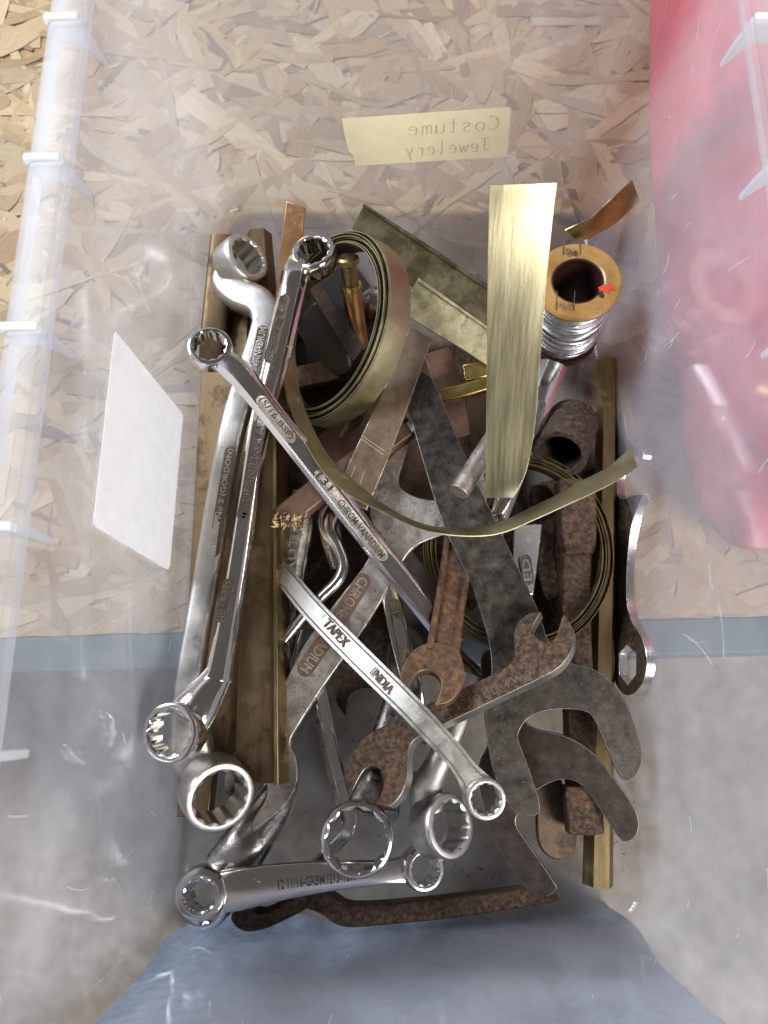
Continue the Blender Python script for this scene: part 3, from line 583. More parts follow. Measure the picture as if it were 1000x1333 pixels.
# long springy tail of brass strip crossing over everything
ea = [(366, 440, .050), (366, 475, .058), (375, 520, .066), (392, 565, .075), (420, 612, .084), (452, 642, .090), (500, 667, .092), (550, 689, .092), (600, 697, .090), (650, 694, .088), (700, 674, .086), (748, 652, .086), (762, 646, .0865), (800, 627, .086), (830, 607, .084)]
eb = [(384, 440, .044), (386, 478, .050), (392, 515, .056), (407, 556, .064), (432, 598, .072), (470, 633, .078), (512, 664, .080), (556, 683, .080), (604, 687, .079), (648, 680, .077), (692, 660, .075), (738, 637, .075), (752, 628, .0755), (790, 609, .075), (821, 583, .074)]
single('brass_tail', strip2(B(), ea, eb, .0005, 6, 4, .0004), BRASS_RB, 'narrow curling brass ribbon sweeping across the pile to the right', 'strip', LG)
ea = [(638, 241, .1806), (636, 300, .1652), (634, 430, .134), (633, 540, .107), (632, 620, .090), (632, 648, .084)]
eb = [(725, 238, .1792), (718, 300, .1652), (706, 430, .137), (698, 540, .111), (686, 610, .096), (668, 648, .090)]
single('upright_brass_strip', strip2(B(), ea, eb, .0007, 8, 8, 0.0), BRASS_LT, 'bright pale brass strip standing up towards the viewer at the centre right', 'strip', LG, bevel=.0001)
ea = [(736, 300, .060), (752, 292, .064), (768, 285, .066), (790, 265, .070), (806, 250, .076), (823, 234, .084)]
eb = [(748, 312, .050), (762, 312, .050), (776, 306, .050), (800, 292, .054), (818, 276, .060), (833, 262, .068)]
single('curled_brass_strip', strip2(B(), ea, eb, .0005, 6, 6, -.0012), BRASS_YL, 'short curled yellow brass strip sticking out above the wire spool', 'strip', LG)

# ------------------------------------------------------------------ wire spool
sp = thing('wire_spool', 'cardboard wire spool with silver wire and a worn yellow top flange', 'spool', P(735, 437, .026))
cb, ct = P(733, 436, .026), P(752, 366, .086); ax = (ct - cb).normalized(); H = (ct - cb).length; u = mpp(ct); Rf = 57 * u; Rh = 33.5 * u
CARD = metal('yellowed card', [(.25, (.22, .105, .03)), (.5, (.34, .185, .058)), (.75, (.44, .265, .10))], (.28, .45), metallic=0, scale=70, bump=.12, bscale=400, dirt=(.20, .10, .04), dirt_at=(.58, .74), dirt_scale=110)
DKRIM = plain('dark spool metal', (.075, .03, .024), .35, metallic=.5, bump=.15, scale=80)
hole = P(741, 352, .0862)
part('top_flange', lathe(B(), ct, ax, [(Rh, -.0025), (Rh, .0004), (Rh + .001, .001), (Rf - .0012, .0006), (Rf, -.0006), (Rf, -.002), (Rf - .001, -.0028)], 64), CARD, sp)
part('bottom_flange', lathe(B(), cb, ax, [(Rh * .8, -.001), (Rh * .8, .0012), (Rf * .86, .0012), (Rf * .88, 0), (Rf * .86, -.0015)], 64), DKRIM, sp)
part('core', lathe(B(), cb, ax, [(Rh * .93, 0), (Rh * .93, H), (Rh * 1.02, H), (Rh * 1.02, 0)], 48), DKRIM, sp)
# the wire: one winding of many turns, uneven towards the bottom
b = B(); X, Y, Z = basis(ax); wr = .00052; M = 48; turns = 19; K = turns * M; vs = []; fs = []; SEC = 6; Rw = Rf * .80
pts = []
for i in range(K + 1):
    a = 2 * math.pi * i / M; f = i / K; tn = i / M
    r = Rw + (.0010 * math.sin(tn * 2.3) if f > .25 else 0) + (.0026 * max(0, math.sin(a + 1.0)) * (f > .45)) * (.5 + .5 * math.sin(tn * 1.7))
    z = H - .0035 - f * (H - .009) + (.0019 * math.sin(a * 1.0 + tn * .9) * (f > .3))
    pts.append(cb + X * (r * math.cos(a)) + Y * (r * math.sin(a)) + Z * z)
for i, p in enumerate(pts):
    T = (pts[min(i + 1, K)] - pts[max(i - 1, 0)]).normalized(); s_ = T.cross(ax).normalized(); nn = s_.cross(T)
    w = wr * (1.25)
    for j in range(SEC): q = 2 * math.pi * j / SEC; vs.append(p + s_ * (w * math.cos(q)) + nn * (w * math.sin(q)))
for i in range(K):
    for j in range(SEC): fs.append((i * SEC + j, i * SEC + (j + 1) % SEC, (i + 1) * SEC + (j + 1) % SEC, (i + 1) * SEC + j))
b.add(vs, fs); part('wire', b, TIN, sp, angle=80)
part('winding', lathe(B(), cb, ax, [(Rw - .0004, .004), (Rw - .0004, H - .003), (Rh, H - .003), (Rh, .004)], 48), TIN, sp)
# red pen mark, nail hole, printed rules on the flange
pf = (ct + ax * .00125, ax)
def mark(nm, poly, mat, th=.0002): part(nm, plate(B(), poly, pf, th, smooth=1), mat, sp)
REDINK = plain('red ink', (.62, .05, .02), .5)
mark('pen_mark', [(779, 374), (787, 370), (789, 376), (796, 368), (800, 378), (794, 376), (792, 382), (786, 378), (781, 381)], REDINK)
mark('nail_hole', [(779, 380), (784, 379), (787, 384), (785, 388), (780, 386)], INK)
for x in (733, 755): mark('printed_rule', [(x, 312 + (x - 733) * .2), (x + .9, 312 + (x - 733) * .2), (x + .9, 332), (x, 332)], GRIME_BR)
for x in (725, 748): mark('printed_rule', [(x, 378 + (x - 725) * .1), (x + .9, 378), (x - .5, 404), (x - 1.4, 404)], GRIME_BR)
lettering(sp, '84', (736, 327, .0875), (752, 330, .0875), 10, GRIME_BR, h=.0001, nm='printed_number'); lettering(sp, 'H 17', (729, 397, .0875), (746, 400, .0875), 10, GRIME_BR, h=.0001, nm='printed_number')

# ------------------------------------------------------------------ right-hand bars and tools
bar('brass_hex_bar', [(791, 470, .020, 27, .01), (788, 640, .015, 30, .01), (784, 820, .011, 34, .01), (778, 1152, .009, 40, .01)], 'hex', BRASS, 'long hexagonal brass bar along the right wall', 'bar', phase=math.pi / 6, group=LG)
# rusty spanner on edge against the right wall
rs = thing('edge_on_spanner', 'dark spanner standing on edge against the right wall with a hexagon hole', 'spanner', P(815, 720, .005), 'open ended and rusty spanners')
pl = plane3((800, 560, .012), (800, 880, .008), (840, 860, .040))
o_ = [(803, 545, 1), (806, 537), (811, 536), (814, 548), (816, 562), (823, 576), (833, 583), (838, 590), (836, 598, 1), (826, 594), (815, 600), (806, 612), (803, 628), (804, 645), (812, 650), (822, 645), (838, 643, 1), (830, 660), (822, 685), (817, 720), (815, 760), (817, 790), (824, 812), (836, 832), (842, 856), (839, 882), (828, 900), (815, 905), (803, 893), (797, 870), (796, 840), (797, 800), (799, 740), (799, 660), (800, 590)]
part('body', plate(B(), o_, pl, .0058, holes=([(806, 851), (816, 839), (828, 851), (828, 878), (817, 892), (806, 878)],) if False else (), smooth=4), RUST2, rs, bevel=.0006) if False else None
b = plate(B(), o_, pl, .0055, holes=([(806, 851, 1), (816, 839, 1), (828, 851, 1), (828, 878, 1), (817, 892, 1), (806, 878, 1)],), smooth=4)
body = part('body', b, RUST2, rs, bevel=.0007)
# chromed edge: material by the face's own side
body.data.materials.append(CHROME2)
for p in body.data.polygons:
    if abs(p.normal.dot(pl[1])) < .5: p.material_index = 1
body.modifiers['bevel'].material = 1
# tube socket
tb = thing('tube_socket', 'dark steel tube socket with its open mouth facing the coil', 'socket', P(735, 570, .01))
a, c = P(746, 548, .024), P(729, 592, .046); ax = (c - a).normalized(); L = (c - a).length; u = mpp(c)
part('tube', lathe(B(), a, ax, [(0, -.002), (30 * u, -.002), (35 * u, .001), (35 * u, L - .001), (34 * u, L), (27.5 * u, L), (26.5 * u, L - .001), (26.5 * u, .004), (0, .004)], 48), RUST2, tb)
# chrome spanner under the upright strip
cs = thing('chrome_spanner', 'polished chrome spanner emerging below the wire spool', 'spanner', P(690, 560, .03), 'chrome ring and open spanners')
part('handle', sweep(B(), [(722, 474, .040, 34, .006), (708, 510, .041, 32, .006), (690, 560, .040, 30, .006), (668, 620, .038, 28, .006), (650, 668, .034, 28, .006), (640, 700, .030, 28, .006)], 'oct'), CHROME, cs)
panel(cs, (704, 527, .0443), (694, 560, .0433), 7, CHROME2)
lettering(cs, 'CHROME', (697, 556, .0435), (706, 525, .0445), 7, CHROME2, h=.0003)
b = B(); ring(b, P(646, 676, .040), (0, 0, 1), 11 * mpp(P(646, 676, .04)), 5 * mpp(P(646, 676, .04)), .002, 0); part('stud', b, DARKCHROME, cs)
sc_ = thing('stamped_spanner', 'chrome spanner end with a stamped rectangle beside the black flat handle', 'spanner', P(690, 730, .02), 'chrome ring and open spanners')
part('handle', plate(B(), [(671, 683, 1), (707, 681, 1), (703, 720), (695, 776, 1), (684, 773, 1), (668, 735), (668, 700)], plane3((671, 683, .030), (707, 681, .028), (688, 776, .026)), .005, smooth=3), CHROME2, sc_, bevel=.0009)
lettering(sc_, 'ED', (688, 756, .0286), (684, 727, .0300), 10, SATIN, h=.0004)
panel(sc_, (688, 754, .0282), (684, 729, .0296), 7.5, CHROME, rise=.0002)
# rusty T tool
tt = thing('rusty_bar_tool', 'heavily rusted steel tool with a square head and a hexagon end by the right wall', 'tool', P(752, 800, .01))
part('shank', sweep(B(), [(750, 712, .026, 36, .012), (748, 800, .024, 36, .012), (753, 930, .020, 36, .012), (757, 1040, .018, 36, .012)], 'rect', 5), RUST, tt)
part('head', sweep(B(), [(748, 628, .030, 48, .016), (750, 680, .030, 46, .016), (751, 706, .029, 42, .016), (751, 718, .027, 36, .013)], 'rect', 3), RUST, tt, bevel=.0012)
part('hex_end', sweep(B(), [(757, 1022, .020, 54, .016), (759, 1058, .020, 54, .016), (761, 1084, .020, 52, .016)], 'hex', 2, phase=0), RUST, tt, bevel=.0008)
flatbar('side_lug', [(690, 640), (712, 632), (726, 660), (722, 720), (730, 770), (712, 780), (700, 740), (704, 690)], flat(710, 700, .020), .006, RUST2, 'rusty curved lug lying between the stamped spanner and the rusted tool', 'lug', smooth=3, bevel=.001)
flatbar('rounded_steel_plate', [(700, 1010), (699, 1050), (700, 1088), (707, 1108), (722, 1119), (740, 1116), (750, 1102), (750, 1075), (738, 1046), (728, 1010)], plane3((700, 1010, .010), (700, 1088, .010), (750, 1088, .0085)), .004, BROWNBAR, 'worn steel plate with a rounded end under the hexagon end of the rusted tool', 'plate', smooth=4, bevel=.0009)

for ol, z, mt, lb in (([(368, 545), (470, 560), (492, 690), (452, 802), (372, 812)], .009, RUST2, 'dark rusty filler plate added to darken the gaps beside the angle bar'),
                      ([(545, 575), (668, 560), (688, 700), (615, 796), (560, 745), (520, 690)], .007, RUST2, 'dark rusty filler plate added to darken the gaps under the black fork handle'),
                      ([(660, 640), (806, 600), (800, 905), (715, 880), (660, 790)], .005, RUST2, 'dark rusty filler plate added to darken the gaps inside the narrow brass coil'),
                      ([(372, 345), (450, 330), (505, 400), (500, 470), (450, 560), (378, 540)], .006, BLACKTHING, 'black filler plate added to darken the gaps under the large brass coil'),
                      ([(440, 470), (660, 440), (672, 570), (560, 590), (440, 600)], .004, RUST2, 'dark rusty filler plate added to darken the gaps under the pale offcut')):
    flatbar('gap_filler_plate', ol, flat(ol[0][0], ol[0][1], z), .003, mt, lb, 'plate', group=LG)  # filler plates added to darken the gaps; some brown flats do lie there
# ------------------------------------------------------------------ spanners
CG = 'chrome ring and open spanners'; OG = 'open ended and rusty spanners'
def rhead(parent, px, py, z, n, ro, ri, h, mat, pts=12, phase=0, rr=.32, label=None):
    c = P(px, py, z); u = mpp(c); return part('ring_head', ring(B(), c, n, ro * u, ri * u, h, pts, phase, rr), mat, parent, label=label)
# flat open-jaw plates at the bottom of the pile
jf = thing('dark_jaw_spanner', 'dark rusty open jaw low down between the two crossing handles', 'spanner', P(475, 890, .01), OG)
part('body', plate(B(), [(470, 830), (446, 852), (436, 880), (435, 905), (441, 922), (451, 936, 1), (454, 912), (462, 901), (478, 897), (492, 902), (500, 915), (503, 936, 1), (512, 918), (516, 890), (505, 858), (520, 800), (500, 780)], plane3((436, 900, .014), (510, 900, .016), (500, 790, .026)), .005, smooth=4), RUST2, jf, bevel=.0005, edge=FORGED)
lettering(jf, 'CHRO', (486, 792, .0262), (505, 822, .0242), 12, GRIME_BR, h=.0003)
# low chrome rods and S-bends
al = thing('alloy_spanner', 'dark tarnished spanner stamped ALLOY STEEL deep beside the angle bar', 'spanner', P(375, 760, .01), CG)
part('handle', sweep(B(), [(396, 640, .030, 30, .006), (384, 700, .027, 32, .006), (374, 770, .024, 30, .006), (366, 850, .020, 28, .006), (360, 920, .016, 28, .006)], 'oct'), DARKCHROME, al)
lettering(al, 'ALLOY STEEL', (386, 680, .0318), (368, 800, .0262), 12, SATIN, h=.0005)
bar('thin_steel_rod', [(408, 660, .026, 7, .003), (398, 720, .024, 7, .003), (390, 775, .022, 7, .003)], 'oval', DARKCHROME, 'thin steel rod beside the spanner stamped ALLOY STEEL', 'rod')
for k, (x0, y0, x1, y1, lb) in enumerate(((392, 820, 362, 960, 'slim chrome rod leaning left under the crank handle'), (398, 845, 372, 960, 'slimmer chrome rod right beside the left leaning one'))):
    bar('chrome_rod', [(x0, y0, .016, 7, .003), ((x0 + x1) / 2, (y0 + y1) / 2, .013, 7, .003), (x1, y1, .010, 7, .003)], 'oval', CHROME, lb, 'rod')
cr1 = thing('cranked_chrome_spanner', 'chrome spanner with a tight S bend below the rusty square bar', 'spanner', P(430, 740, .02), CG)
part('handle', sweep(B(), [(452, 655, .030, 26, .008), (432, 668, .034, 30, .010), (428, 690, .036, 22, .009), (440, 712, .037, 17, .009), (447, 735, .037, 17, .008), (440, 756, .037, 17, .008), (420, 776, .036, 16, .007), (392, 806, .034, 16, .007), (355, 852, .030, 16, .007)], 'oval', 8), CHROME, cr1)
part('crank_web', sweep(B(), [(428, 676, .030, 30, .008), (432, 705, .029, 26, .008), (440, 740, .027, 20, .008)], 'oval', 5), DARKCHROME, cr1)
aj = thing('slim_chrome_spanner', 'slim chrome spanner running down behind the large plain ring', 'spanner', P(435, 980, .005), CG)
part('handle', sweep(B(), [(410, 868, .018, 17, .005), (421, 920, .016, 17, .005), (434, 980, .014, 17, .005), (448, 1036, .012, 17, .005), (458, 1062, .012, 16, .005), (453, 1082, .012, 15, .005), (436, 1102, .010, 15, .005), (408, 1128, .008, 15, .005)], 'rib', 7), CHROME, aj)
bar('slim_steel_rod', [(404, 880, .012, 8, .004), (420, 960, .010, 8, .004), (436, 1030, .008, 8, .004), (446, 1075, .006, 8, .004)], 'oval', DARKCHROME, 'slim dark steel rod alongside the slim chrome spanner', 'rod')
sz = thing('size_stamped_spanner', 'chrome spanner with an oblong panel stamped SIZES behind the orange rusty jaw', 'spanner', P(520, 830, .02), CG)
part('handle', sweep(B(), [(500, 735, .032, 27, .006), (510, 780, .031, 27, .006), (523, 840, .029, 27, .006), (538, 900, .026, 27, .006), (548, 950, .018, 24, .006)], 'bar'), CHROME, sz)
panel(sz, (514, 788, .0338), (527, 851, .0315), 8.5, BRASS_OL)
lettering(sz, 'SIZES 51', (513, 786, .0340), (527, 852, .0316), 11, CHROME2, h=.0004)
rhead(sz, 546, 986, .012, (0, 0, 1), 27, 18, .008, CHROME)
bar('chrome_round_bar', [(610, 735, .022, 12, .005), (601, 775, .022, 12, .005), (592, 830, .020, 12, .005), (600, 880, .018, 12, .005)], 'oval', CHROME, 'short chrome round bar behind the orange rusty spanner', 'rod')
bar('chrome_flat_end', [(596, 860, .014, 26, .005), (615, 880, .014, 24, .005), (636, 905, .014, 22, .005)], 'oct', DARKCHROME, 'dark chrome flat end showing below the orange rusty jaw', 'offcut')
bar('curved_brass_sliver', [(590, 838, .022, 7, .004), (610, 860, .020, 7, .004), (640, 885, .018, 7, .004)], 'bar', BRASS_OL, 'thin curved brass sliver beside the orange rusty jaw', 'strip')

# big open-ended spanner CHROME VANADIUM
bo = thing('large_open_spanner', 'large worn open ended spanner stamped CHROME VANADIUM', 'spanner', P(450, 820, .02), OG)
plE = plane3((520, 650, .042), (390, 930, .034), (560, 700, .042))
oE = [(535, 574, 1), (516, 587), (497, 610), (485, 640), (482, 668), (489, 692), (487, 712), (470, 742), (435, 787), (396, 840), (362, 905), (340, 945), (316, 965), (300, 990), (292, 1020), (300, 1046, 1), (314, 1022), (330, 1010), (346, 1020), (345, 1040), (332, 1062), (327, 1081, 1), (352, 1066), (375, 1044), (387, 1016), (386, 988), (378, 966), (390, 942), (418, 898), (455, 846), (492, 790), (520, 738), (540, 712), (572, 698), (604, 690), (628, 668), (634, 640), (628, 612, 1), (612, 632), (590, 648), (567, 651), (543, 647), (524, 637), (519, 624), (524, 604)]
part('body', plate(B(), oE, plE, .0075, smooth=4), FORGED, bo, bevel=.0013)
nE = plE[1]
def onE(x, y): return onplane(x, y, *plE)
def pz(x, y, pl, e=0): q = onplane(x, y, *pl); return (x, y, q.z + e)
panel(bo, pz(472, 757, plE), pz(445, 800, plE), 11, GRIME_BR, up=nE)
panel(bo, pz(420, 838, plE), pz(398, 870, plE), 11, GRIME_BR, up=nE)
lettering(bo, 'CHROME', pz(475, 753, plE), pz(442, 805, plE), 14, FORGED, up=nE, h=.0006)
lettering(bo, 'VANADIUM', pz(441, 810, plE), pz(396, 874, plE), 14, FORGED, up=nE, h=.0006)
lettering(bo, '7/8 AF', pz(512, 668, plE), pz(541, 672, plE), 12, SATIN, up=nE, h=.0004)

# rusty stick with a crumbling end
st = thing('rusty_square_bar', 'rusty square bar with a crumbling yellow broken end', 'bar', P(430, 630, .03), LG)
part('shaft', sweep(B(), [(367, 678, .052, 31, .011), (430, 628, .050, 31, .011), (534, 556, .046, 25, .011)], 'rect', 3), COPPER_DK, st)
b = B()
for k in range(70):
    px, py = (366 + rnd.uniform(-9, 6), 678 + rnd.uniform(-10, 10)) if k % 2 else (383 + rnd.gauss(0, 7), 676 + rnd.gauss(0, 5))
    c = P(px, py, .0578 + rnd.uniform(-.002, .0022)); s_ = .0005 + rnd.random() * .0009; d = Vector((rnd.uniform(-1, 1), rnd.uniform(-1, 1), rnd.uniform(-.3, 1))).normalized() * s_ * 1.8; e = d.orthogonal().normalized() * s_ * .6; f = d.cross(e).normalized() * s_ * .5
    b.add([c - d, c + e, c + f, c - e, c - f, c + d], [(0, 1, 2), (0, 2, 3), (0, 3, 4), (0, 4, 1), (5, 2, 1), (5, 3, 2), (5, 4, 3), (5, 1, 4)])
part('crumbling_end', b, plain('crumbly yellow corrosion', (.46, .31, .18), .85, var=.4), st)
b = B(); sweep(b, [(532, 558, .052, 15, .005), (541, 552, .052, 15, .005)], 'rect'); part('cut_face', b, SATIN, st, bevel=.0006)

# brown flat bar with scribed lines
wp = plane3((531, 428, .065), (561, 445, .065), (455, 650, .055))
bb = thing('brown_flat_bar', 'brown oxidised flat bar with scribed lines crossing the middle of the pile', 'bar', P(500, 540, .055), LG)
part('body', plate(B(), [(534, 424), (563, 441), (527, 540), (503, 603), (477, 664), (436, 643), (470, 569), (503, 500)], wp, .004, smooth=1), BROWNBAR, bb, bevel=.00035, edge=FORGED)
for (x0, y0, x1, y1) in ((471, 567, 502, 588), (463, 605, 452, 635), (475, 612, 464, 645), (470, 571, 500, 592)):
    b = B(); a, c = onplane(x0, y0, *wp), onplane(x1, y1, *wp); d = (c - a).normalized(); s_ = wp[1].cross(d) * .0002; e = wp[1] * .0001
    b.add([a - s_, a + s_, c + s_, c - s_, a - s_ + e, a + s_ + e, c + s_ + e, c - s_ + e], [(4, 5, 6, 7), (0, 3, 2, 1), (0, 1, 5, 4), (1, 2, 6, 5), (2, 3, 7, 6), (3, 0, 4, 7)]); part('scribed_line', b, BRASS_SC, bb)

# orange rusty open spanner
oi = thing('orange_rusty_spanner', 'orange rusty open ended spanner with its round jaw pointing at the viewer', 'spanner', P(580, 820, .03), OG)
plI = plane3((540, 880, .0655), (600, 880, .0665), (600, 840, .062))
part('handle', sweep(B(), [(604, 655, .038, 40, .0065), (596, 720, .043, 40, .0065), (585, 790, .052, 40, .0065), (576, 850, .0600, 44, .0065)], 'groove', 6), BRIGHTRUST, oi)
part('jaw', plate(B(), [(560, 836), (540, 845), (525, 865), (520, 890), (524, 905), (534, 908, 1), (533, 896), (540, 880), (550, 873), (563, 874), (573, 883), (574, 897), (566, 918, 1), (584, 914), (598, 900), (605, 882), (603, 862), (596, 845), (580, 838)], plI, .0075, smooth=4), BRIGHTRUST, oi, bevel=.0007, edge=BROWNBAR)

# brown thin fork spanner below, then the black one above
f2 = thing('brown_fork_spanner', 'thin brown steel fork spanner, the lower of the two flat forks', 'spanner', P(700, 1050, .02), OG)
part('body', plate(B(), [(688, 944), (735, 958), (772, 980), (800, 1014), (824, 1048), (832, 1072), (827, 1090), (814, 1096), (803, 1087), (786, 1062), (768, 1034), (750, 1018), (730, 1015), (708, 1023), (690, 1036), (676, 1056), (672, 1074), (690, 1102), (721, 1148), (724, 1158), (712, 1167), (696, 1165), (680, 1150), (642, 1094), (630, 1050), (622, 1000), (640, 950), (625, 860), (652, 846), (672, 900)], plane3((700, 960, .034), (820, 1080, .036), (700, 1150, .0195)), .0024, smooth=4), PLATE2, f2, bevel=.00035, edge=FORGED)
f1 = thing('black_fork_spanner', 'long thin blackened flat fork spanner with a wide two pronged head', 'spanner', P(660, 850, .03), OG)
oF = [(529, 506), (545, 485), (556, 487), (568, 503), (605, 592), (652, 692), (698, 788), (716, 838), (742, 862), (770, 870), (797, 888), (816, 916), (833, 964), (836, 990), (828, 1010), (815, 1017), (805, 1006), (788, 968), (774, 937), (762, 926), (735, 923), (708, 926), (688, 935), (676, 952), (676, 966), (692, 1010), (703, 1048), (698, 1061), (682, 1061), (668, 1055), (652, 1030), (639, 990), (632, 940), (631, 900), (640, 876), (636, 834), (614, 762), (576, 680), (545, 580), (531, 530)]
plF = plane3((540, 500, .058), (690, 1040, .040), (820, 990, .042))
part('body', plate(B(), oF, plF, .0026, smooth=4), PLATE, f1, bevel=.00035, edge=FORGED)
bar('steel_round_rod', [(597, 641, .078, 27, .0105), (628, 594, .072, 27, .0105), (675, 520, .060, 27, .0105)], 'oval', FORGED, 'round steel rod with a cut end pointing left of the upright strip', 'rod', up=UP, bevel=.0004)

# ring spanner with a large plain ring, lower middle
kr = thing('large_ring_spanner', 'chrome ring spanner with a large thin open ring at the lower middle', 'spanner', P(470, 1050, .02), CG)
rhead(kr, 465, 1091, .058, (-.02, -.02, 1), 47.5, 38, .011, CHROME, rr=.5)
part('neck', sweep(B(), [(476, 1052, .051, 50, .011), (483, 1030, .046, 44, .012), (489, 1005, .038, 38, .012), (500, 960, .028, 34, .010), (520, 900, .020, 30, .008)], 'oval', 6), DARKCHROME, kr)
part('shank', sweep(B(), [(508, 1062, .046, 24, .008), (513, 1030, .036, 22, .008), (522, 980, .022, 20, .008)], 'oct', 4), DARKCHROME, kr)

# rusty double open spanner
hs = thing('brown_rusty_spanner', 'brown rusty double open ended spanner with a worn lower edge coloured brighter on its lit side', 'spanner', P(600, 920, .04), OG)
plH = plane3((480, 990, .050), (715, 850, .068), (560, 985, .061))
oH = [(704, 796, 1), (690, 798), (676, 808), (669, 826), (670, 850), (664, 864), (645, 876), (600, 897), (560, 915), (520, 936), (484, 953), (460, 976), (449, 1005), (452, 1026), (457, 1034, 1), (466, 1014), (476, 1000), (489, 998), (499, 1008), (499, 1024), (490, 1047, 1), (506, 1049), (522, 1034), (530, 1010), (531, 985), (536, 966), (556, 953), (600, 932), (650, 908), (700, 884), (728, 868), (744, 846), (747, 824), (740, 806), (733, 799, 1), (728, 816), (722, 832), (710, 836), (697, 829), (692, 818)]
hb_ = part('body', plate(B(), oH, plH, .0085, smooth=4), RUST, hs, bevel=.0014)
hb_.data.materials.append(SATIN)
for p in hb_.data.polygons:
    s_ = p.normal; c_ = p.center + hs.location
    if abs(s_.dot(plH[1])) < .4 and s_.x > .25 and s_.y < .2: p.material_index = 1  # worn steel on lower-right sides; their lit look is put into the colour
lettering(hs, 'S I S O L D  4 W 0', pz(590, 924, plH), pz(690, 876, plH), 11, GRIME, up=plH[1], h=.0003)

# satin ring at the lower middle
ns = thing('satin_ring_spanner', 'satin ring spanner whose tilted ring sits right of the large plain ring', 'spanner', P(570, 1040, .02), CG)
rhead(ns, 574, 1075, .034, (.62, .12, .78), 41, 29, .017, SATIN, rr=.4)
part('neck', sweep(B(), [(556, 1052, .028, 46, .012), (556, 1025, .033, 42, .012), (568, 998, .038, 34, .011), (584, 965, .040, 32, .010), (600, 920, .038, 34, .009), (612, 880, .034, 34, .009)], 'oval', 7), SATIN, ns)

# bottom chrome ring spanner with printed size
dm = thing('dark_ring_spanner', 'chrome ring spanner, its neck coloured as in shade, tucked under the printed spanner at the lower left', 'spanner', P(300, 1110, .005), CG)
part('neck', sweep(B(), [(372, 1012, .010, 40, .010), (352, 1050, .014, 52, .013), (324, 1094, .019, 62, .017), (292, 1138, .018, 66, .018)], 'oval', 7), DARKCHROME, dm)  # darker chrome puts the shade on this neck into its colour
rhead(dm, 270, 1167, .013, (-.2, -.12, 1), 37, 25, .016, CHROME)
ls = thing('printed_ring_spanner', 'polished ring spanner with a printed size lying along the near wall', 'spanner', P(400, 1145, .02), CG)
part('handle', sweep(B(), [(291, 1160, .0330, 50, .008), (310, 1157, .0335, 51, .007), (350, 1150, .0335, 46, .006), (400, 1143, .033, 40, .006), (450, 1138, .032, 34, .006), (500, 1135, .030, 30, .006), (530, 1132, .027, 36, .007)], 'bar', 7), CHROME, ls)
rhead(ls, 264, 1161, .033, (.05, 0, 1), 33, 20, .014, CHROME, rr=.4)
rhead(ls, 548, 1130, .026, (.30, .05, .95), 27, 18, .013, CHROME)
lettering(ls, '12 11/16-GRBM1213-13M', (362, 1152, .0369), (462, 1140, .0355), 12, INK, h=.0002)
# rusty flat along the near wall
rf = thing('rusty_flat_spanner', 'long rusty ring spanner lying along the near wall under the printed one', 'spanner', P(500, 1185, .002), OG)
part('handle', sweep(B(), [(404, 1171, .0115, 20, .009), (414, 1170, .0125, 23, .011), (430, 1176, .0135, 26, .013), (452, 1188, .0125, 26, .013), (500, 1187, .011, 24, .012), (600, 1177, .010, 24, .011), (722, 1160, .009, 20, .010)], 'rect', 8), RUST, rf, bevel=.0006)
part('ring_head', plate(B(), [(302, 1190), (306, 1205), (322, 1213), (346, 1209), (375, 1196), (404, 1180), (410, 1166), (392, 1156), (360, 1156), (325, 1166)], plane3((302, 1195, .010), (350, 1156, .017), (408, 1175, .015)), .007, holes=([(330, 1187), (345, 1190), (372, 1178), (382, 1168), (362, 1167), (341, 1175)],), smooth=4), RUST, rf, bevel=.001)

# satin ring spanner D lying over the middle
dd = thing('satin_combination_spanner', 'satin spanner with a narrow panel crossing diagonally to a small ring at lower right', 'spanner', P(500, 890, .055), CG)
part('handle', sweep(B(), [(345, 722, .030, 22, .006), (372, 752, .038, 26, .006), (410, 797, .050, 29, .0068), (470, 858, .062, 31, .007), (535, 922, .071, 31, .007), (585, 976, .073, 30, .007), (604, 1000, .073, 30, .008), (620, 1022, .072, 40, .010)], 'rib', 6), SATIN, dd)
rhead(dd, 630, 1038, .072, (.06, -.05, 1), 26.5, 18.5, .011, SATIN)
lettering(dd, 'TAPEX', (424, 808, .0573), (451, 838, .0634), 13, GRIME_BR, h=.0005)
lettering(dd, 'INDIA', (485, 872, .0693), (510, 900, .0724), 12, GRIME_BR, h=.0004)
panel(dd, (388, 772, .0445), (394, 778, .0467), 7, FORGED)

# satin ring spanner A (left)
aa = thing('satin_long_ring_spanner', 'long satin double ring spanner, leftmost against the brass bar', 'spanner', P(300, 680, .03), CG)
part('handle', sweep(B(), [(300, 352, .042, 30, .013), (296, 368, .043, 36, .014), (312, 384, .047, 40, .014), (338, 396, .053, 40, .013), (347, 415, .056, 38, .012), (341, 445, .057, 36, .0115), (302, 565, .057, 32, .011), (267, 765, .055, 32, .011), (250, 868, .053, 34, .012), (247, 920, .049, 44, .014), (250, 975, .043, 54, .016), (262, 1000, .041, 52, .014)], 'bar', 7), SATIN, aa)
rhead(aa, 313, 342, .047, (.72, .08, .69), 33, 23, .017, SATIN, rr=.45)
rhead(aa, 281, 1030, .046, (.50, -.30, .81), 46, 34, .017, SATIN, rr=.35)
panel(aa, (278, 718, .0608), (300, 588, .0626), 7.5, GRIME); 
lettering(aa, 'BRITISH No 2 (GORDON)', (277, 722, .0612), (301, 584, .0630), 9.5, SATIN, h=.0004)
panel(aa, (333, 470, .0627), (342, 430, .0627), 7, GRIME_BR)
lettering(aa, 'VANADIUM', (331, 478, .0632), (343, 426, .0630), 10, SATIN, h=.0004)
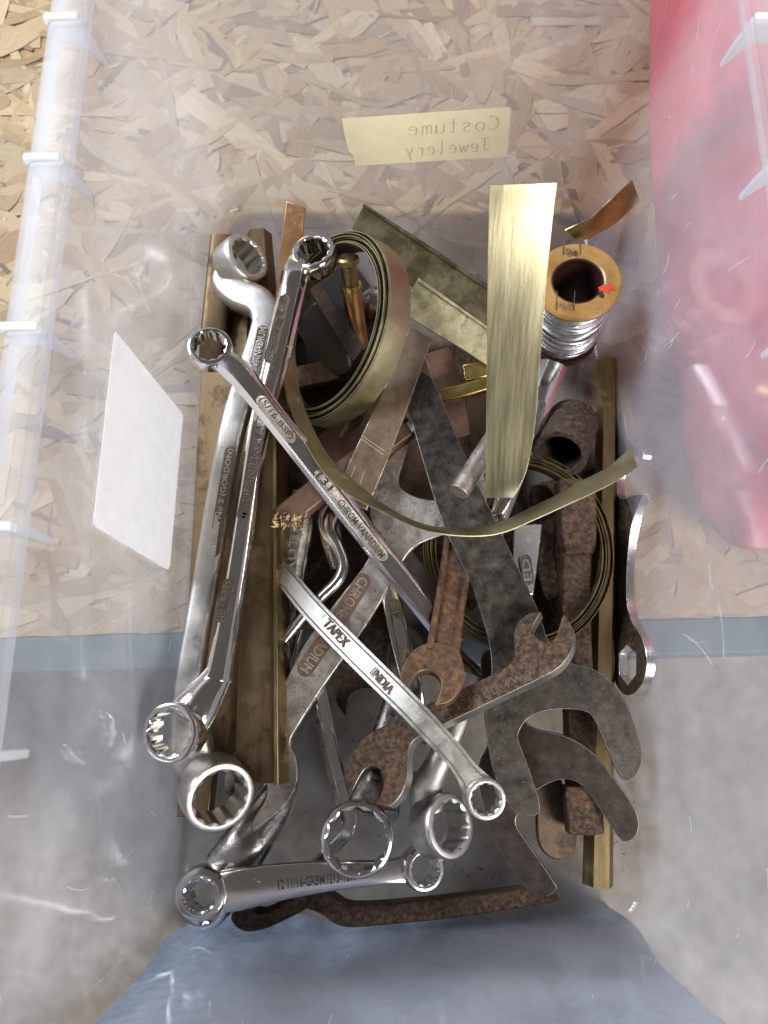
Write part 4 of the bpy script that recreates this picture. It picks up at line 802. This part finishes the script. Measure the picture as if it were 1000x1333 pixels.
# polished ring spanner B
bs = thing('polished_long_ring_spanner', 'long polished double ring spanner stamped MADE IN ENGLAND', 'spanner', P(330, 620, .04), CG)
part('handle', sweep(B(), [(389, 343, .058, 36, .011), (386, 352, .064, 36, .011), (381, 372, .066, 35, .010), (362, 462, .066, 33, .0095), (337, 565, .066, 28, .0095), (306, 760, .066, 28, .0095), (288, 862, .067, 32, .010), (283, 884, .067, 38, .011)], 'oct', 6), CHROME, bs)
part('upper_neck', sweep(B(), [(385, 350, .060, 30, .009), (388, 347, .061, 28, .009), (391, 345, .061, 24, .009)], 'oval', 4), CHROME, bs)
part('lower_neck', sweep(B(), [(288, 872, .066, 34, .011), (276, 893, .067, 44, .013), (258, 918, .070, 58, .015), (243, 938, .072, 62, .013)], 'oval', 6), CHROME, bs)
rhead(bs, 410, 335, .063, (-.16, .16, .97), 30, 20.5, .012, CHROME, rr=.4)
rhead(bs, 229, 952, .075, (-.16, -.05, .98), 38, 28, .015, CHROME, rr=.35)
panel(bs, (371, 389, .0712), (351, 466, .0710), 7, GRIME)
lettering(bs, '1\n4\nW\n5\n16\nBS', (372, 386, .0714), (350, 469, .0712), 10, CHROME2, h=.0005, stack=True)
panel(bs, (316, 671, .0707), (343, 538, .0707), 7.5, GRIME)
lettering(bs, 'MADE-IN-ENGLAND', (315, 676, .0710), (344, 533, .0710), 11, CHROME2, h=.0005)
panel(bs, (288, 804, .0712), (297, 760, .0710), 7, GRIME)
lettering(bs, 'R.M.810', (287, 808, .0716), (298, 757, .0713), 10, CHROME2, h=.0005)
# chrome ring spanner C crossing from upper left
cc_ = thing('crossing_chrome_spanner', 'chrome ring spanner crossing over both long ones, stamped CHROM-VANADIUM', 'spanner', P(420, 630, .07), CG)
def zC(x, y): return .086 - .042 * ((x - 325) * 235 + (y - 500) * 295) / (235 ** 2 + 295 ** 2)
def qC(x, y, e=.0036): return (x, y, zC(x, y) + e)
part('handle', sweep(B(), [(293, 471, .087, 32, .008), (307, 482, .087, 36, .008), (325, 502, .086, 33, .0075)] + [(x, y, zC(x, y), 31, .007) for x, y in ((362, 549), (400, 597), (470, 687), (545, 781), (592, 840))], 'oct', 6), CHROME, cc_)
rhead(cc_, 274, 455, .087, (.08, .08, 1), 29, 20.5, .009, CHROME, rr=.4)
panel(cc_, qC(341, 522), qC(378, 569), 7.5, FORGED)
lettering(cc_, '(5/16 BSF)', qC(339, 519), qC(380, 571), 10, CHROME, h=.0005)
panel(cc_, qC(416, 618), qC(498, 723), 7, FORGED)
lettering(cc_, '131', qC(415, 617), qC(431, 637), 10, CHROME, h=.0005)
lettering(cc_, 'CHROM-VANADIUM', qC(442, 652), qC(499, 725), 10, CHROME, h=.0005)

# grit on the bin floor
b = B()
for k in range(420):
    px, py = rnd.choice(((735, 1130), (790, 1105), (560, 1120), (640, 1130), (470, 960), (800, 1080))); px += rnd.gauss(0, 28); py += rnd.gauss(0, 20)
    if k > 150: px, py = rnd.uniform(245, 820), rnd.uniform(300, 1165)
    c = P(px, py, .0009); s_ = rnd.uniform(.00015, .0006); d = Vector((rnd.uniform(-1, 1), rnd.uniform(-1, 1), 0)).normalized() * s_ * rnd.uniform(1, 2.2); e = UP.cross(d).normalized() * s_ * .7
    b.add([c - d, c + e, c + d, c - e, c + UP * s_], [(0, 1, 4), (1, 2, 4), (2, 3, 4), (3, 0, 4), (3, 2, 1, 0)])
single('grit', b, BLACKTHING, 'dark specks of grit on the bin floor', 'grit', kind='stuff')
